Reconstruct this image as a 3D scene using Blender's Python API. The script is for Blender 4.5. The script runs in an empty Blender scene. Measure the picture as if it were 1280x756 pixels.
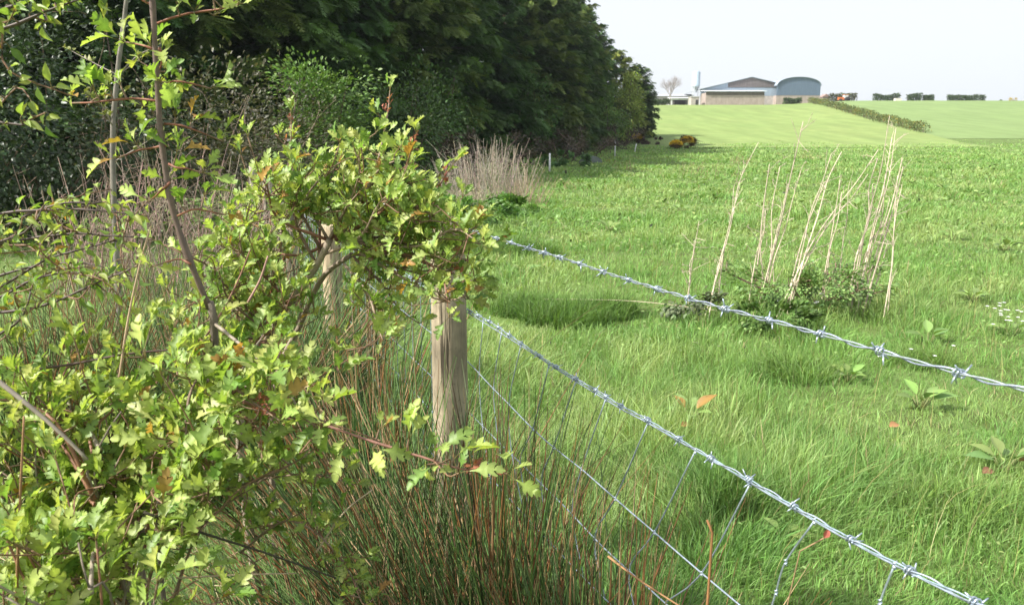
import bpy, math, random
import numpy as np
from mathutils import Vector
R = np.random.default_rng(7)
random.seed(7)
SC = bpy.context.scene
COL = SC.collection

# ------------------------------------------------------------------ camera model (used to read real places off the photograph)
CAM_Z = 1.5
F = 1000.0 / 1280.0
PITCH = math.atan(203.0 / 1000.0)
CP, SP = math.cos(PITCH), math.sin(PITCH)

def ray(px, py):
    dx = (px - 640.0) / 1000.0
    dy = (378.0 - py) / 1000.0
    return np.array([dx, CP + dy * SP, -SP + dy * CP])

def P(px, py, Y):
    r = ray(px, py)
    return np.array([0, 0, CAM_Z]) + r * (Y / r[1])

def rowz(py, Y):
    r = ray(640, py)
    return CAM_Z + Y * r[2] / r[1]

def vnoise(x, y, seed=0):
    x = np.asarray(x, float); y = np.asarray(y, float)
    xi = np.floor(x).astype(np.int64); yi = np.floor(y).astype(np.int64)
    fx = x - xi; fy = y - yi
    fx = fx * fx * (3 - 2 * fx); fy = fy * fy * (3 - 2 * fy)
    def h(a, b):
        n = (a * 374761393 + b * 668265263 + seed * 974634777) & 0xffffffff
        n = ((n ^ (n >> 13)) * 1274126177) & 0xffffffff
        return ((n ^ (n >> 16)) & 0xffff) / 65535.0
    return (h(xi, yi) * (1 - fx) + h(xi + 1, yi) * fx) * (1 - fy) + (h(xi, yi + 1) * (1 - fx) + h(xi + 1, yi + 1) * fx) * fy

def fbm(x, y, seed=0, oct=3):
    s = 0; a = 0.5; t = 0
    for i in range(oct):
        s = s + a * vnoise(np.asarray(x) * 2 ** i, np.asarray(y) * 2 ** i, seed + i); t += a; a *= 0.5
    return s / t

# terrain: flat pasture, then a bank rising to the farm, then falling away
_ty = np.arange(-200, 3000, 1.0)
_ctl = [(-200, 0), (28, 0), (45, .12), (62, .40), (85, rowz(181, 85)), (130, rowz(152, 130)), (170, rowz(135, 170)),
        (190, rowz(131, 190)), (212, rowz(131, 190) + .35), (260, rowz(131, 190) - .8), (500, 0), (3000, -40)]
_tz = np.interp(_ty, [c[0] for c in _ctl], [c[1] for c in _ctl])
_k = np.exp(-np.linspace(-2, 2, 25) ** 2); _k /= _k.sum()
_tz = np.convolve(np.pad(_tz, 12, mode='edge'), _k, mode='valid')

def gz(x, y):
    x = np.asarray(x, float); y = np.asarray(y, float)
    z = np.interp(y, _ty, _tz)
    hf = np.interp(y, [85, 190, 215, 300], [0, 1, 1, 0])
    t = np.clip((x / np.maximum(y, 1) - .30) / .12, 0, 1)
    z = z + hf * (t * t * (3 - 2 * t)) * 0.95
    z = z + np.interp(y, [0, 4, 15, 80], [0, .02, .10, .05]) * (fbm(x * .23, y * .23, 5) - .5) * 2
    return z

def G(px, py, ymax=230):
    """where the ray of a photo pixel meets the ground"""
    r = ray(px, py); o = np.array([0, 0, CAM_Z])
    ts = np.geomspace(1.0, ymax, 4000)
    pts = o + r[None] * (ts / r[1])[:, None]
    below = np.nonzero(pts[:, 2] < gz(pts[:, 0], pts[:, 1]))[0]
    p = pts[below[0]] if len(below) else pts[-1]
    return np.array([p[0], p[1], float(gz(p[0], p[1]))])

def on_ground(x, y):
    return np.array([x, y, float(gz(x, y))])

def at_px(px, Y): 
    x = (px - 640) / 1000.0 * Y
    for _ in range(3):
        dy = math.tan(math.atan((float(gz(x, Y)) - CAM_Z) / Y) + PITCH); x = (px - 640) / 1000.0 * Y / (CP + dy * SP)
    return on_ground(x, Y)

# fence plane
_pb = P(561, 420, 2.5); FB = np.array([_pb[0], _pb[1], 0.0])
_vp = ray(245, 189); FD = np.array([_vp[0], _vp[1], 0.0]); FSL = _vp[2] / np.hypot(_vp[0], _vp[1]); FD /= np.linalg.norm(FD)
FN = np.array([-FD[1], FD[0], 0.0])     # towards the camera side
FB = FB - FN * .068                      # the wires are stapled to the far side of the posts
def FP(px, py):
    r = ray(px, py); o = np.array([0, 0, CAM_Z])
    t = np.dot(FB - o, FN) / np.dot(r, FN)
    return o + r * t
def fence_at(s, z):
    return FB + FD * s + np.array([0, 0, z + FSL * s])

# ------------------------------------------------------------------ mesh builder
class MB:
    def __init__(s):
        s.v = []; s.c = []; s.loops = []; s.sizes = []; s.n = 0
    def add(s, verts, faces, col):
        verts = np.asarray(verts, np.float32).reshape(-1, 3)
        col = np.asarray(col, np.float32)
        if col.ndim == 1: col = np.broadcast_to(col, (len(verts), 3))
        s.v.append(verts); s.c.append(col)
        if not isinstance(faces, list): faces = [faces]
        for f in faces:
            f = np.asarray(f, np.int64)
            if f.size == 0: continue
            s.loops.append((f + s.n).ravel()); s.sizes.append(np.full(len(f), f.shape[1], np.int32))
        s.n += len(verts)
        return s
    def build(s, name, mat, parent=None, smooth=True):
        me = bpy.data.meshes.new(name)
        v = np.concatenate(s.v); c = np.concatenate(s.c); l = np.concatenate(s.loops).astype(np.int32); z = np.concatenate(s.sizes)
        me.vertices.add(len(v)); me.vertices.foreach_set('co', v.ravel())
        me.loops.add(len(l)); me.loops.foreach_set('vertex_index', l)
        me.polygons.add(len(z)); st = np.zeros(len(z), np.int32); st[1:] = np.cumsum(z)[:-1]
        me.polygons.foreach_set('loop_start', st)
        me.polygons.foreach_set('use_smooth', np.full(len(z), smooth))
        at = me.color_attributes.new('Col', 'FLOAT_COLOR', 'POINT')
        rgba = np.ones((len(v), 4), np.float32); rgba[:, :3] = c
        at.data.foreach_set('color', rgba.ravel())
        me.materials.append(mat); me.update(calc_edges=True); me.validate()
        o = bpy.data.objects.new(name, me); COL.objects.link(o)
        if parent is not None: o.parent = parent
        return o

def rel(pts, base):
    return np.asarray(pts, float) - np.asarray(base, float)

def nrm(a):
    a = np.asarray(a, float)
    return a / np.maximum(np.linalg.norm(a, axis=-1, keepdims=True), 1e-9)

def smooth_line(pts, n):
    """Catmull-Rom through the points"""
    p = np.asarray(pts, float)
    if len(p) < 3:
        t = np.linspace(0, 1, n)[:, None]; return p[0] * (1 - t) + p[-1] * t
    q = np.vstack([2 * p[0] - p[1], p, 2 * p[-1] - p[-2]])
    seg = np.linalg.norm(np.diff(p, axis=0), axis=1); cum = np.concatenate([[0], np.cumsum(seg)])
    out = []
    for d in np.linspace(0, cum[-1], n):
        i = min(np.searchsorted(cum, d, side='right') - 1, len(p) - 2)
        t = (d - cum[i]) / max(seg[i], 1e-9)
        a, b, c, e = q[i], q[i + 1], q[i + 2], q[i + 3]
        out.append(.5 * ((2 * b) + (c - a) * t + (2 * a - 5 * b + 4 * c - e) * t * t + (3 * b - a - 3 * c + e) * t ** 3))
    return np.array(out)

def tubes(mb, pts, rad, col, sides=5, cap=True):
    """pts (n,S,3) rad (n,S) col (n,3) or (n,S,3)"""
    pts = np.asarray(pts, float)
    if pts.ndim == 2: pts = pts[None]
    n, S, _ = pts.shape
    rad = np.broadcast_to(np.asarray(rad, float), (n, S))
    col = np.asarray(col, float)
    if col.ndim == 1: col = np.broadcast_to(col, (n, S, 3))
    elif col.ndim == 2: col = np.broadcast_to(col[:, None], (n, S, 3))
    tan = np.gradient(pts, axis=1); tan = nrm(tan)
    ref = np.zeros((n, 1, 3)); m = np.abs(nrm(pts[:, -1] - pts[:, 0])[:, 2]) > .8
    ref[m, 0, 0] = 1; ref[~m, 0, 2] = 1
    u = nrm(np.cross(tan, np.broadcast_to(ref, tan.shape))); w = np.cross(tan, u)
    a = np.arange(sides) * 2 * np.pi / sides
    ring = pts[:, :, None] + rad[:, :, None, None] * (np.cos(a)[None, None, :, None] * u[:, :, None] + np.sin(a)[None, None, :, None] * w[:, :, None])
    V = ring.reshape(-1, 3); C = np.repeat(col.reshape(-1, 3), sides, axis=0)
    i = np.arange(S - 1)[:, None] * sides; j = np.arange(sides)[None]; j2 = (j + 1) % sides
    q = np.stack([i + j, i + j2, i + sides + j2, i + sides + j], -1).reshape(-1, 4)
    off = (np.arange(n) * S * sides)[:, None, None]
    fs = [(q[None] + off).reshape(-1, 4)]
    if cap:
        e = (np.arange(sides) + (S - 1) * sides)[None]; b = np.arange(sides)[::-1][None]
        fs += [(e[None] + off).reshape(-1, sides), (b[None] + off).reshape(-1, sides)]
    mb.add(V, fs, C)

def ribbons(mb, pts, wid, side, col):
    """flat tapering blades: pts (n,S,3) wid (n,S) side (n,3); the last point is the tip"""
    n, S, _ = pts.shape
    L = pts[:, :-1] - side[:, None] * wid[:, :-1, None]; Rr = pts[:, :-1] + side[:, None] * wid[:, :-1, None]
    V = np.empty((n, 2 * (S - 1) + 1, 3)); V[:, 0:-1:2] = L; V[:, 1:-1:2] = Rr; V[:, -1] = pts[:, -1]
    k = 2 * (S - 1) + 1
    q = np.array([[2 * i, 2 * i + 1, 2 * i + 3, 2 * i + 2] for i in range(S - 2)]).reshape(-1, 4)
    t = np.array([[k - 3, k - 2, k - 1]])
    off = (np.arange(n) * k)[:, None, None]
    if col.ndim == 2: col = np.repeat(col[:, None], k, axis=1)
    mb.add(V.reshape(-1, 3), [(q[None] + off).reshape(-1, 4), (t[None] + off).reshape(-1, 3)], col.reshape(-1, 3))

def stamp(mb, tv, tf, pos, ax, ay, az, scale, cols, tmul=None):
    """copies of a template leaf; ax, ay, az (n,3) frames"""
    tv = np.asarray(tv, float); n = len(pos)
    s = np.broadcast_to(np.asarray(scale, float), (n,))[:, None, None]
    V = pos[:, None] + s * (tv[None, :, 0:1] * ax[:, None] + tv[None, :, 1:2] * ay[:, None] + tv[None, :, 2:3] * az[:, None])
    off = (np.arange(n) * len(tv))[:, None, None]
    C = np.repeat(np.asarray(cols)[:, None], len(tv), axis=1)
    if tmul is not None: C = C * np.asarray(tmul)[None, :, None]
    fs = [(np.asarray(f)[None] + off).reshape(-1, np.asarray(f).shape[1]) for f in tf]
    mb.add(V.reshape(-1, 3), fs, C.reshape(-1, 3))

def frames(ydir, zhint):
    ay = nrm(ydir); ax = nrm(np.cross(ay, zhint)); az = np.cross(ax, ay)
    return ax, ay, az

def box(mb, lo, hi, col):
    x0, y0, z0 = lo; x1, y1, z1 = hi
    v = [(x0, y0, z0), (x1, y0, z0), (x1, y1, z0), (x0, y1, z0), (x0, y0, z1), (x1, y0, z1), (x1, y1, z1), (x0, y1, z1)]
    f = [(0, 3, 2, 1), (4, 5, 6, 7), (0, 1, 5, 4), (1, 2, 6, 5), (2, 3, 7, 6), (3, 0, 4, 7)]
    mb.add(v, np.array(f), np.array(col))

def jit(col, n, amt=.12, hue=.06):
    c = np.asarray(col, float)[None] * (1 + R.normal(0, amt, (n, 1))) * (1 + R.normal(0, hue, (n, 3)))
    return np.clip(c, .003, .9)

# ------------------------------------------------------------------ materials
def mat_base(name):
    m = bpy.data.materials.new(name); m.use_nodes = True
    nt = m.node_tree; nt.nodes.clear()
    out = nt.nodes.new('ShaderNodeOutputMaterial')
    return m, nt, out
def N(nt, kind, **kw):
    n = nt.nodes.new(kind)
    for k, v in kw.items():
        if k in n.inputs: n.inputs[k].default_value = v
        else: setattr(n, k, v)
    return n

def leaf_mat(name, rough=.45, trans=.35, spec=.4, nscale=40.0, tint=(1.15, 1.25, .55)):
    m, nt, out = mat_base(name)
    a = N(nt, 'ShaderNodeAttribute', attribute_name='Col')
    tc = N(nt, 'ShaderNodeTexCoord'); no = N(nt, 'ShaderNodeTexNoise', Scale=nscale, Detail=3.0)
    nt.links.new(tc.outputs['Object'], no.inputs['Vector'])
    mr = N(nt, 'ShaderNodeMapRange'); mr.inputs['To Min'].default_value = .72; mr.inputs['To Max'].default_value = 1.28
    nt.links.new(no.outputs['Fac'], mr.inputs['Value'])
    mul = N(nt, 'ShaderNodeVectorMath', operation='SCALE')
    nt.links.new(a.outputs['Color'], mul.inputs[0]); nt.links.new(mr.outputs[0], mul.inputs['Scale'])
    p = N(nt, 'ShaderNodeBsdfPrincipled', Roughness=rough); p.inputs['Specular IOR Level'].default_value = spec
    nt.links.new(mul.outputs[0], p.inputs['Base Color'])
    t = N(nt, 'ShaderNodeBsdfTranslucent')
    tm = N(nt, 'ShaderNodeVectorMath', operation='MULTIPLY'); tm.inputs[1].default_value = tint
    nt.links.new(mul.outputs[0], tm.inputs[0]); nt.links.new(tm.outputs[0], t.inputs['Color'])
    mx = N(nt, 'ShaderNodeMixShader'); mx.inputs[0].default_value = trans
    nt.links.new(p.outputs[0], mx.inputs[1]); nt.links.new(t.outputs[0], mx.inputs[2]); nt.links.new(mx.outputs[0], out.inputs[0])
    return m

def solid_mat(name, rough=.7, spec=.3, metal=0.0, nscale=30.0, var=.35, stretch=(1, 1, 1), bump=.0, bscale=60.0):
    m, nt, out = mat_base(name)
    a = N(nt, 'ShaderNodeAttribute', attribute_name='Col')
    tc = N(nt, 'ShaderNodeTexCoord'); mp = N(nt, 'ShaderNodeMapping'); mp.inputs['Scale'].default_value = stretch
    nt.links.new(tc.outputs['Object'], mp.inputs['Vector'])
    no = N(nt, 'ShaderNodeTexNoise', Scale=nscale, Detail=5.0, Roughness=.65)
    nt.links.new(mp.outputs[0], no.inputs['Vector'])
    mr = N(nt, 'ShaderNodeMapRange'); mr.inputs['From Min'].default_value = .25; mr.inputs['From Max'].default_value = .75
    mr.inputs['To Min'].default_value = 1 - var; mr.inputs['To Max'].default_value = 1 + var
    nt.links.new(no.outputs['Fac'], mr.inputs['Value'])
    mul = N(nt, 'ShaderNodeVectorMath', operation='SCALE')
    nt.links.new(a.outputs['Color'], mul.inputs[0]); nt.links.new(mr.outputs[0], mul.inputs['Scale'])
    p = N(nt, 'ShaderNodeBsdfPrincipled', Roughness=rough, Metallic=metal); p.inputs['Specular IOR Level'].default_value = spec
    nt.links.new(mul.outputs[0], p.inputs['Base Color'])
    if bump > 0:
        n2 = N(nt, 'ShaderNodeTexNoise', Scale=bscale, Detail=6.0, Roughness=.7); nt.links.new(mp.outputs[0], n2.inputs['Vector'])
        b = N(nt, 'ShaderNodeBump', Strength=bump, Distance=.01); nt.links.new(n2.outputs['Fac'], b.inputs['Height'])
        nt.links.new(b.outputs[0], p.inputs['Normal'])
    nt.links.new(p.outputs[0], out.inputs[0])
    return m

def ground_mat(name, ca, cb, cc, s1, s2, rough=.9, streak=None, bump=.3):
    """three-colour mottled ground; streak = (scale, amount, angle) for mowing lines"""
    m, nt, out = mat_base(name)
    tc = N(nt, 'ShaderNodeTexCoord')
    n1 = N(nt, 'ShaderNodeTexNoise', Scale=s1, Detail=6.0, Roughness=.6); nt.links.new(tc.outputs['Object'], n1.inputs['Vector'])
    n2 = N(nt, 'ShaderNodeTexNoise', Scale=s2, Detail=8.0, Roughness=.7); nt.links.new(tc.outputs['Object'], n2.inputs['Vector'])
    r1 = N(nt, 'ShaderNodeMapRange'); r1.inputs['From Min'].default_value = .35; r1.inputs['From Max'].default_value = .65; nt.links.new(n1.outputs['Fac'], r1.inputs['Value'])
    r2 = N(nt, 'ShaderNodeMapRange'); r2.inputs['From Min'].default_value = .35; r2.inputs['From Max'].default_value = .68; nt.links.new(n2.outputs['Fac'], r2.inputs['Value'])
    m1 = N(nt, 'ShaderNodeMix', data_type='RGBA'); m1.inputs['A'].default_value = (*ca, 1); m1.inputs['B'].default_value = (*cb, 1)
    m1.inputs[6].default_value = (*ca, 1); m1.inputs[7].default_value = (*cb, 1)
    nt.links.new(r1.outputs[0], m1.inputs[0])
    m2 = N(nt, 'ShaderNodeMix', data_type='RGBA'); m2.inputs[7].default_value = (*cc, 1)
    nt.links.new(r2.outputs[0], m2.inputs[0]); nt.links.new(m1.outputs[2], m2.inputs[6])
    last = m2.outputs[2]
    if streak:
        sc, amt, ang = streak
        mp = N(nt, 'ShaderNodeMapping'); mp.inputs['Rotation'].default_value = (0, 0, ang); mp.inputs['Scale'].default_value = (sc, sc * .03, 1)
        nt.links.new(tc.outputs['Object'], mp.inputs['Vector'])
        n3 = N(nt, 'ShaderNodeTexNoise', Scale=1.0, Detail=3.0); nt.links.new(mp.outputs[0], n3.inputs['Vector'])
        r3 = N(nt, 'ShaderNodeMapRange'); r3.inputs['From Min'].default_value = .3; r3.inputs['From Max'].default_value = .7
        r3.inputs['To Min'].default_value = 1 - amt; r3.inputs['To Max'].default_value = 1 + amt; nt.links.new(n3.outputs['Fac'], r3.inputs['Value'])
        sm = N(nt, 'ShaderNodeVectorMath', operation='SCALE'); nt.links.new(last, sm.inputs[0]); nt.links.new(r3.outputs[0], sm.inputs['Scale']); last = sm.outputs[0]
    p = N(nt, 'ShaderNodeBsdfPrincipled', Roughness=rough); p.inputs['Specular IOR Level'].default_value = .1
    nt.links.new(last, p.inputs['Base Color'])
    b = N(nt, 'ShaderNodeBump', Strength=bump, Distance=.15); nt.links.new(n2.outputs['Fac'], b.inputs['Height']); nt.links.new(b.outputs[0], p.inputs['Normal'])
    nt.links.new(p.outputs[0], out.inputs[0])
    return m

M = dict(
    hawthorn=leaf_mat('hawthorn_leaf', .45, .44, .4, 150, (1.1, 1.15, .5)),
    shrub=leaf_mat('shrub_leaf', .5, .25, .4, 6),
    gloss=leaf_mat('glossy_leaf', .40, .12, .45, 8),
    conifer=leaf_mat('conifer_spray', .6, .22, .25, 1.2, (1.1, 1.25, .45)),
    grass=leaf_mat('grass_blade', .5, .34, .3, 3.0, (1.2, 1.2, .5)),
    rush=leaf_mat('rush_stalk', .45, .05, .4, 14),
    hedge=leaf_mat('hedge_leaf', .6, .2, .2, .6),
    bark=solid_mat('bark', .8, .2, 0, 25, .45, (1, 1, .35), .6, 90),
    twig=solid_mat('twig_bark', .55, .35, 0, 70, .35),
    straw=solid_mat('dry_stalk', .75, .2, 0, 25, .3),
    post=solid_mat('weathered_post', .85, .15, 0, 26, .62, (1, 1, .07), .8, 50),
    wire=solid_mat('galvanised_wire', .42, .5, .7, 160, .32),
    plastic=solid_mat('white_plastic', .5, .3, 0, 10, .05),
    cladding=solid_mat('sheet_cladding', .5, .3, 0, 3.0, .18, (3, 3, .15)),
    block=solid_mat('block_wall', .85, .2, 0, 1.5, .22, (1, 1, .6)),
    board=solid_mat('weathered_boards', .85, .2, 0, 2.5, .35, (3, 3, .2)),
    metal=solid_mat('painted_metal', .45, .4, .0, 2.0, .08),
    rock=solid_mat('lichen_rock', .9, .2, 0, 4, .3, (1, 1, 1), .5, 12),
)

def post_mat():
    m, nt, out = mat_base('weathered_timber'); a = N(nt, 'ShaderNodeAttribute', attribute_name='Col'); tc = N(nt, 'ShaderNodeTexCoord')
    def nz(sc, stretch, det=6.0, rough=.65):
        mp = N(nt, 'ShaderNodeMapping'); mp.inputs['Scale'].default_value = stretch; nt.links.new(tc.outputs['Object'], mp.inputs['Vector'])
        n = N(nt, 'ShaderNodeTexNoise', Scale=sc, Detail=det, Roughness=rough); n.inputs['Distortion'].default_value = .6; nt.links.new(mp.outputs[0], n.inputs['Vector']); return n.outputs['Fac']
    def rng(s_, f0, f1, t0, t1):
        r = N(nt, 'ShaderNodeMapRange'); r.inputs['From Min'].default_value = f0; r.inputs['From Max'].default_value = f1; r.inputs['To Min'].default_value = t0; r.inputs['To Max'].default_value = t1; nt.links.new(s_, r.inputs['Value']); return r.outputs[0]
    def sc(c_, f_):
        q = N(nt, 'ShaderNodeVectorMath', operation='SCALE'); nt.links.new(c_, q.inputs[0]); nt.links.new(f_, q.inputs['Scale']); return q.outputs[0]
    grain = nz(55, (1, 1, .05)); stain = nz(7, (1, 1, .45), 4); crack = nz(28, (1, 1, .045), 3, .5); spot = nz(60, (1, 1, .7))
    c = sc(a.outputs['Color'], rng(grain, .3, .7, .68, 1.3)); c = sc(c, rng(stain, .36, .62, .55, 1.2)); c = sc(c, rng(spot, .30, .42, .6, 1.0))
    ck = rng(crack, .56, .61, 1.0, .28); c = sc(c, ck)
    mx = N(nt, 'ShaderNodeMix', data_type='RGBA'); nt.links.new(rng(nz(9, (1, 1, .3)), .52, .72, 0, .5), mx.inputs[0]); nt.links.new(c, mx.inputs[6]); mx.inputs[7].default_value = (.15, .16, .08, 1)
    p = N(nt, 'ShaderNodeBsdfPrincipled', Roughness=.85); p.inputs['Specular IOR Level'].default_value = .15; nt.links.new(mx.outputs[2], p.inputs['Base Color'])
    b = N(nt, 'ShaderNodeBump', Strength=.9, Distance=.006); ad = N(nt, 'ShaderNodeMath', operation='ADD'); nt.links.new(grain, ad.inputs[0]); nt.links.new(ck, ad.inputs[1]); nt.links.new(ad.outputs[0], b.inputs['Height'])
    nt.links.new(b.outputs[0], p.inputs['Normal']); nt.links.new(p.outputs[0], out.inputs[0]); return m
M['post'] = post_mat()

def tag(o, label, cat, group=None):
    o['label'] = label; o['category'] = cat
    if group: o['group'] = group
    return o
def thing(name, label, cat, loc, group=None):
    o = bpy.data.objects.new(name, None); COL.objects.link(o); o.location = tuple(float(a) for a in loc); o.empty_display_size = .1
    return tag(o, label, cat, group)
def stuff(o): o['kind'] = 'stuff'; return o
def structure(o): o['kind'] = 'structure'; return o
def copy_tree(root):
    r = root.copy(); COL.objects.link(r)
    for ch in list(root.children):
        c = ch.copy(); COL.objects.link(c); c.parent = r
        for g in list(ch.children):
            d = g.copy(); COL.objects.link(d); d.parent = c
    return r

# ------------------------------------------------------------------ the ground
def grid_mesh(xs_of, ys, nx, zoff, name, mat):
    V = []
    for y in ys:
        a, b = xs_of(y); x = np.linspace(a, b, nx); V.append(np.stack([x, np.full(nx, y), gz(x, np.full(nx, y)) + zoff], 1))
    V = np.concatenate(V); ny = len(ys)
    i = np.arange(ny - 1)[:, None] * nx; j = np.arange(nx - 1)[None]
    f = np.stack([i + j, i + j + 1, i + nx + j + 1, i + nx + j], -1).reshape(-1, 4)
    mb = MB(); mb.add(V, f, (.1, .15, .05)); return structure(mb.build(name, mat))

GREEN_A, GREEN_B, GREEN_C = (.13, .22, .06), (.18, .27, .08), (.045, .075, .020)
ys = np.concatenate([np.linspace(-20, 0, 12), np.linspace(.4, 30, 150), np.geomspace(30.5, 260, 150), np.geomspace(270, 2500, 30)])
grid_mesh(lambda y: (-max(40, abs(y) * 1.3 + 20), max(40, abs(y) * 1.3 + 20)), ys, 241, 0, 'ground',
          ground_mat('pasture_soil', GREEN_A, GREEN_B, (.075, .085, .030), .35, 3.0))
def lerpx(pairs):
    a = np.array(pairs)
    return lambda y: float(np.interp(y, a[:, 0], a[:, 1]))
Htop, Hbot = at_px(1012, 186), G(1156, 167)          # the field hedge runs between these
hx = lambda y: Htop[0] + (Hbot[0] - Htop[0]) * (y - Htop[1]) / (Hbot[1] - Htop[1])
grid_mesh(lambda y: (-40.0, hx(y)), np.linspace(77, 205, 100), 121, .03, 'mown_field',
          ground_mat('mown_grass', (.195, .265, .085), (.245, .300, .105), (.170, .240, .078), .05, .5, streak=(.5, .13, .25), bump=.15))
grid_mesh(lambda y: (hx(y), 200.0), np.linspace(Hbot[1] - 8, 215, 90), 121, .03, 'crop_field',
          ground_mat('young_crop', (.180, .255, .095), (.205, .275, .110), (.160, .230, .085), .04, .5, streak=(.5, .10, -.9), bump=.15))

# ------------------------------------------------------------------ pasture grass
def grass_field(n, y0, y1, xk, name, seed, hscale=1.0, power=1.0):
    rg = np.random.default_rng(seed)
    y = np.exp(rg.uniform(np.log(y0), np.log(y1), n))
    x = rg.uniform(-xk, xk, n) * (y + 1.0)
    return x, y, rg

def blades(mb, x, y, rg, h, w, col, S=4, lean=.45, z0=None):
    n = len(x)
    base = np.stack([x, y, (gz(x, y) if z0 is None else z0) - .01], 1)
    az = rg.uniform(0, 2 * np.pi, n) ; d = np.stack([np.cos(az), np.sin(az), np.zeros(n)], 1)
    wind = np.array([.12, .05, 0]);  d = d + wind
    e = .05; q = 2.6                                   # blades of one tuft lean out of its middle together
    gx = vnoise((x + e) * q, y * q, 77) - vnoise((x - e) * q, y * q, 77); gy = vnoise(x * q, (y + e) * q, 77) - vnoise(x * q, (y - e) * q, 77)
    d = d + np.stack([-gx, -gy, gx * 0], 1) * 3.2
    le = np.abs(rg.normal(lean, .32, n))
    t = np.linspace(0, 1, S)[None, :, None]
    pts = base[:, None] + np.array([0, 0, 1.0]) * (h[:, None, None] * (t - .38 * le[:, None, None] * t ** 2.2)) + d[:, None] * (h * le)[:, None, None] * t ** 1.8
    sa = az + np.pi / 2 + rg.normal(0, .7, n)
    side = np.stack([np.cos(sa), np.sin(sa), np.zeros(n)], 1)
    ww = w[:, None] * (1 - .75 * np.linspace(0, 1, S)[None] ** 1.6)
    ribbons(mb, pts, ww, side, col)

def fence_side(x, y):
    """>0 beyond the fence (in the field)"""
    return -((x - FB[0]) * FN[0] + (y - FB[1]) * FN[1])

def grass_colour(x, y, rg):
    n = len(x)
    g1 = np.array([.195, .335, .090]); g2 = np.array([.290, .400, .140]); g3 = np.array([.125, .275, .065]); straw = np.array([.38, .33, .17])
    f = fbm(x * .55, y * .55, 21); f2 = fbm(x * 2.3, y * 2.3, 22)
    t = np.clip((f - .38) / .26, 0, 1)[:, None]; c = g1 * (1 - t) + g2 * t
    t2 = np.clip((f2 - .5) / .2, 0, 1)[:, None] * .6; c = c * (1 - t2) + g3 * t2
    c = c * (1 + rg.normal(0, .16, (n, 1))) * (1 + rg.normal(0, .05, (n, 3)))
    k = rg.random(n) < .025; c[k] = straw * rg.uniform(.6, 1.1, (k.sum(), 1))
    return np.clip(c, .01, .7)

mb = MB()
x, y, rg = grass_field(360000, 1.3, 14, .80, 'g', 3)
keep = fence_side(x, y) > -.05; x, y = x[keep], y[keep]
f = fbm(x * .9, y * .9, 31); f3 = fbm(x * .33, y * .33, 33)
h = (.05 + .15 * np.clip((f - .30) / .4, 0, 1) ** 1.4 + .05 * f3 + .10 * np.clip(vnoise(x * 2.6, y * 2.6, 77) - .45, 0, 1)) * .86 * rg.uniform(.35, 1.15, len(x))
w = np.maximum(.0016, y * .00034) * np.exp(rg.normal(0, .48, len(x)))
blades(mb, x, y, rg, h, w, grass_colour(x, y, rg), 5, .5)
x, y, rg = grass_field(230000, 13, 97, .78, 'g', 4)
keep = (fence_side(x, y) > -.05) & (y < 78 + 19 * fbm(x * .13, y * .05, 91) + rg.normal(0, 2.5, len(y))); x, y = x[keep], y[keep]
f = fbm(x * .5, y * .5, 31)
h = (.07 + .17 * np.clip((f - .3) / .4, 0, 1)) * rg.uniform(.6, 1.3, len(x)) * np.interp(y, [13, 60, 80, 95], [1, 1.0, .8, .35])
w = y * .00055 * rg.uniform(.7, 1.3, len(x))
blades(mb, x, y, rg, h, w, grass_colour(x, y, rg) * np.interp(y, [13, 50, 90], [1.0, 1.1, 1.25])[:, None], 4, .75)  # far blades coloured lighter to make up for their self-shadowing
x, y, rg = grass_field(3200, 2.4, 40, .78, 'g', 14); k = (fence_side(x, y) > .1) & (fbm(x * .5, y * .5, 35) > .47); x, y = x[k], y[k]
blades(mb, x, y, rg, rg.uniform(.16, .34, len(x)), np.maximum(.0011, y * .0003), jit((.34, .32, .14), len(x), .25), 5, .35)   # old flowering stems
x, y, rg = grass_field(9000, 2.0, 25, .78, 'g', 15); k = (fence_side(x, y) > .05) & (fbm(x * 1.1, y * 1.1, 36) > .54); x, y = x[k], y[k]
blades(mb, x, y, rg, rg.uniform(.05, .12, len(x)), np.maximum(.0016, y * .0004), jit((.36, .31, .17), len(x), .25), 4, 1.1)       # dead thatch
stuff(mb.build('meadow_grass', M['grass']))

# rougher grass on the verge, this side of the fence
mb = MB()
x, y, rg = grass_field(60000, .8, 16, .95, 'g', 5)
keep = (fence_side(x, y) < .02); x, y = x[keep], y[keep]
h = (.10 + .25 * fbm(x * .8, y * .8, 41)) * rg.uniform(.6, 1.3, len(x))
w = np.maximum(.0016, y * .00042) * rg.uniform(.7, 1.3, len(x))
c = grass_colour(x, y, rg) * .8
k = rg.random(len(x)) < .3; c[k] = np.array([.24, .18, .09]) * rg.uniform(.4, 1.1, (k.sum(), 1))
blades(mb, x, y, rg, h, w, c, 5, .65)
stuff(mb.build('verge_grass', M['grass']))

# small broad leaves among the grass
LEAF_D = np.array([(0, 0, 0), (.26, .35, .08), (0, .4, 0), (-.26, .35, .08), (.22, .72, .03), (0, .75, -.04), (-.22, .72, .03), (0, 1, -.12)])
LEAF_DF = [np.array([(0, 1, 2), (0, 2, 3), (4, 7, 5), (5, 7, 6)]), np.array([(1, 4, 5, 2), (2, 5, 6, 3)])]
mb = MB()
x, y, rg = grass_field(30000, 2.2, 75, .78, 'w', 9)
keep = (fence_side(x, y) > .1) & (fbm(x * .7, y * .7, 51) > .47) & (rg.random(len(x)) < np.clip(y / 9, .25, 1)); x, y = x[keep], y[keep]; n = len(x)
pos = np.stack([x, y, gz(x, y) + rg.uniform(.04, .14, n)], 1)
d = rg.normal(0, 1, (n, 3)); d[:, 2] = np.abs(d[:, 2]) * .5
ax, ay, az = frames(d, np.array([0, 0, 1.0]) + rg.normal(0, .3, (n, 3)))
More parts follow.
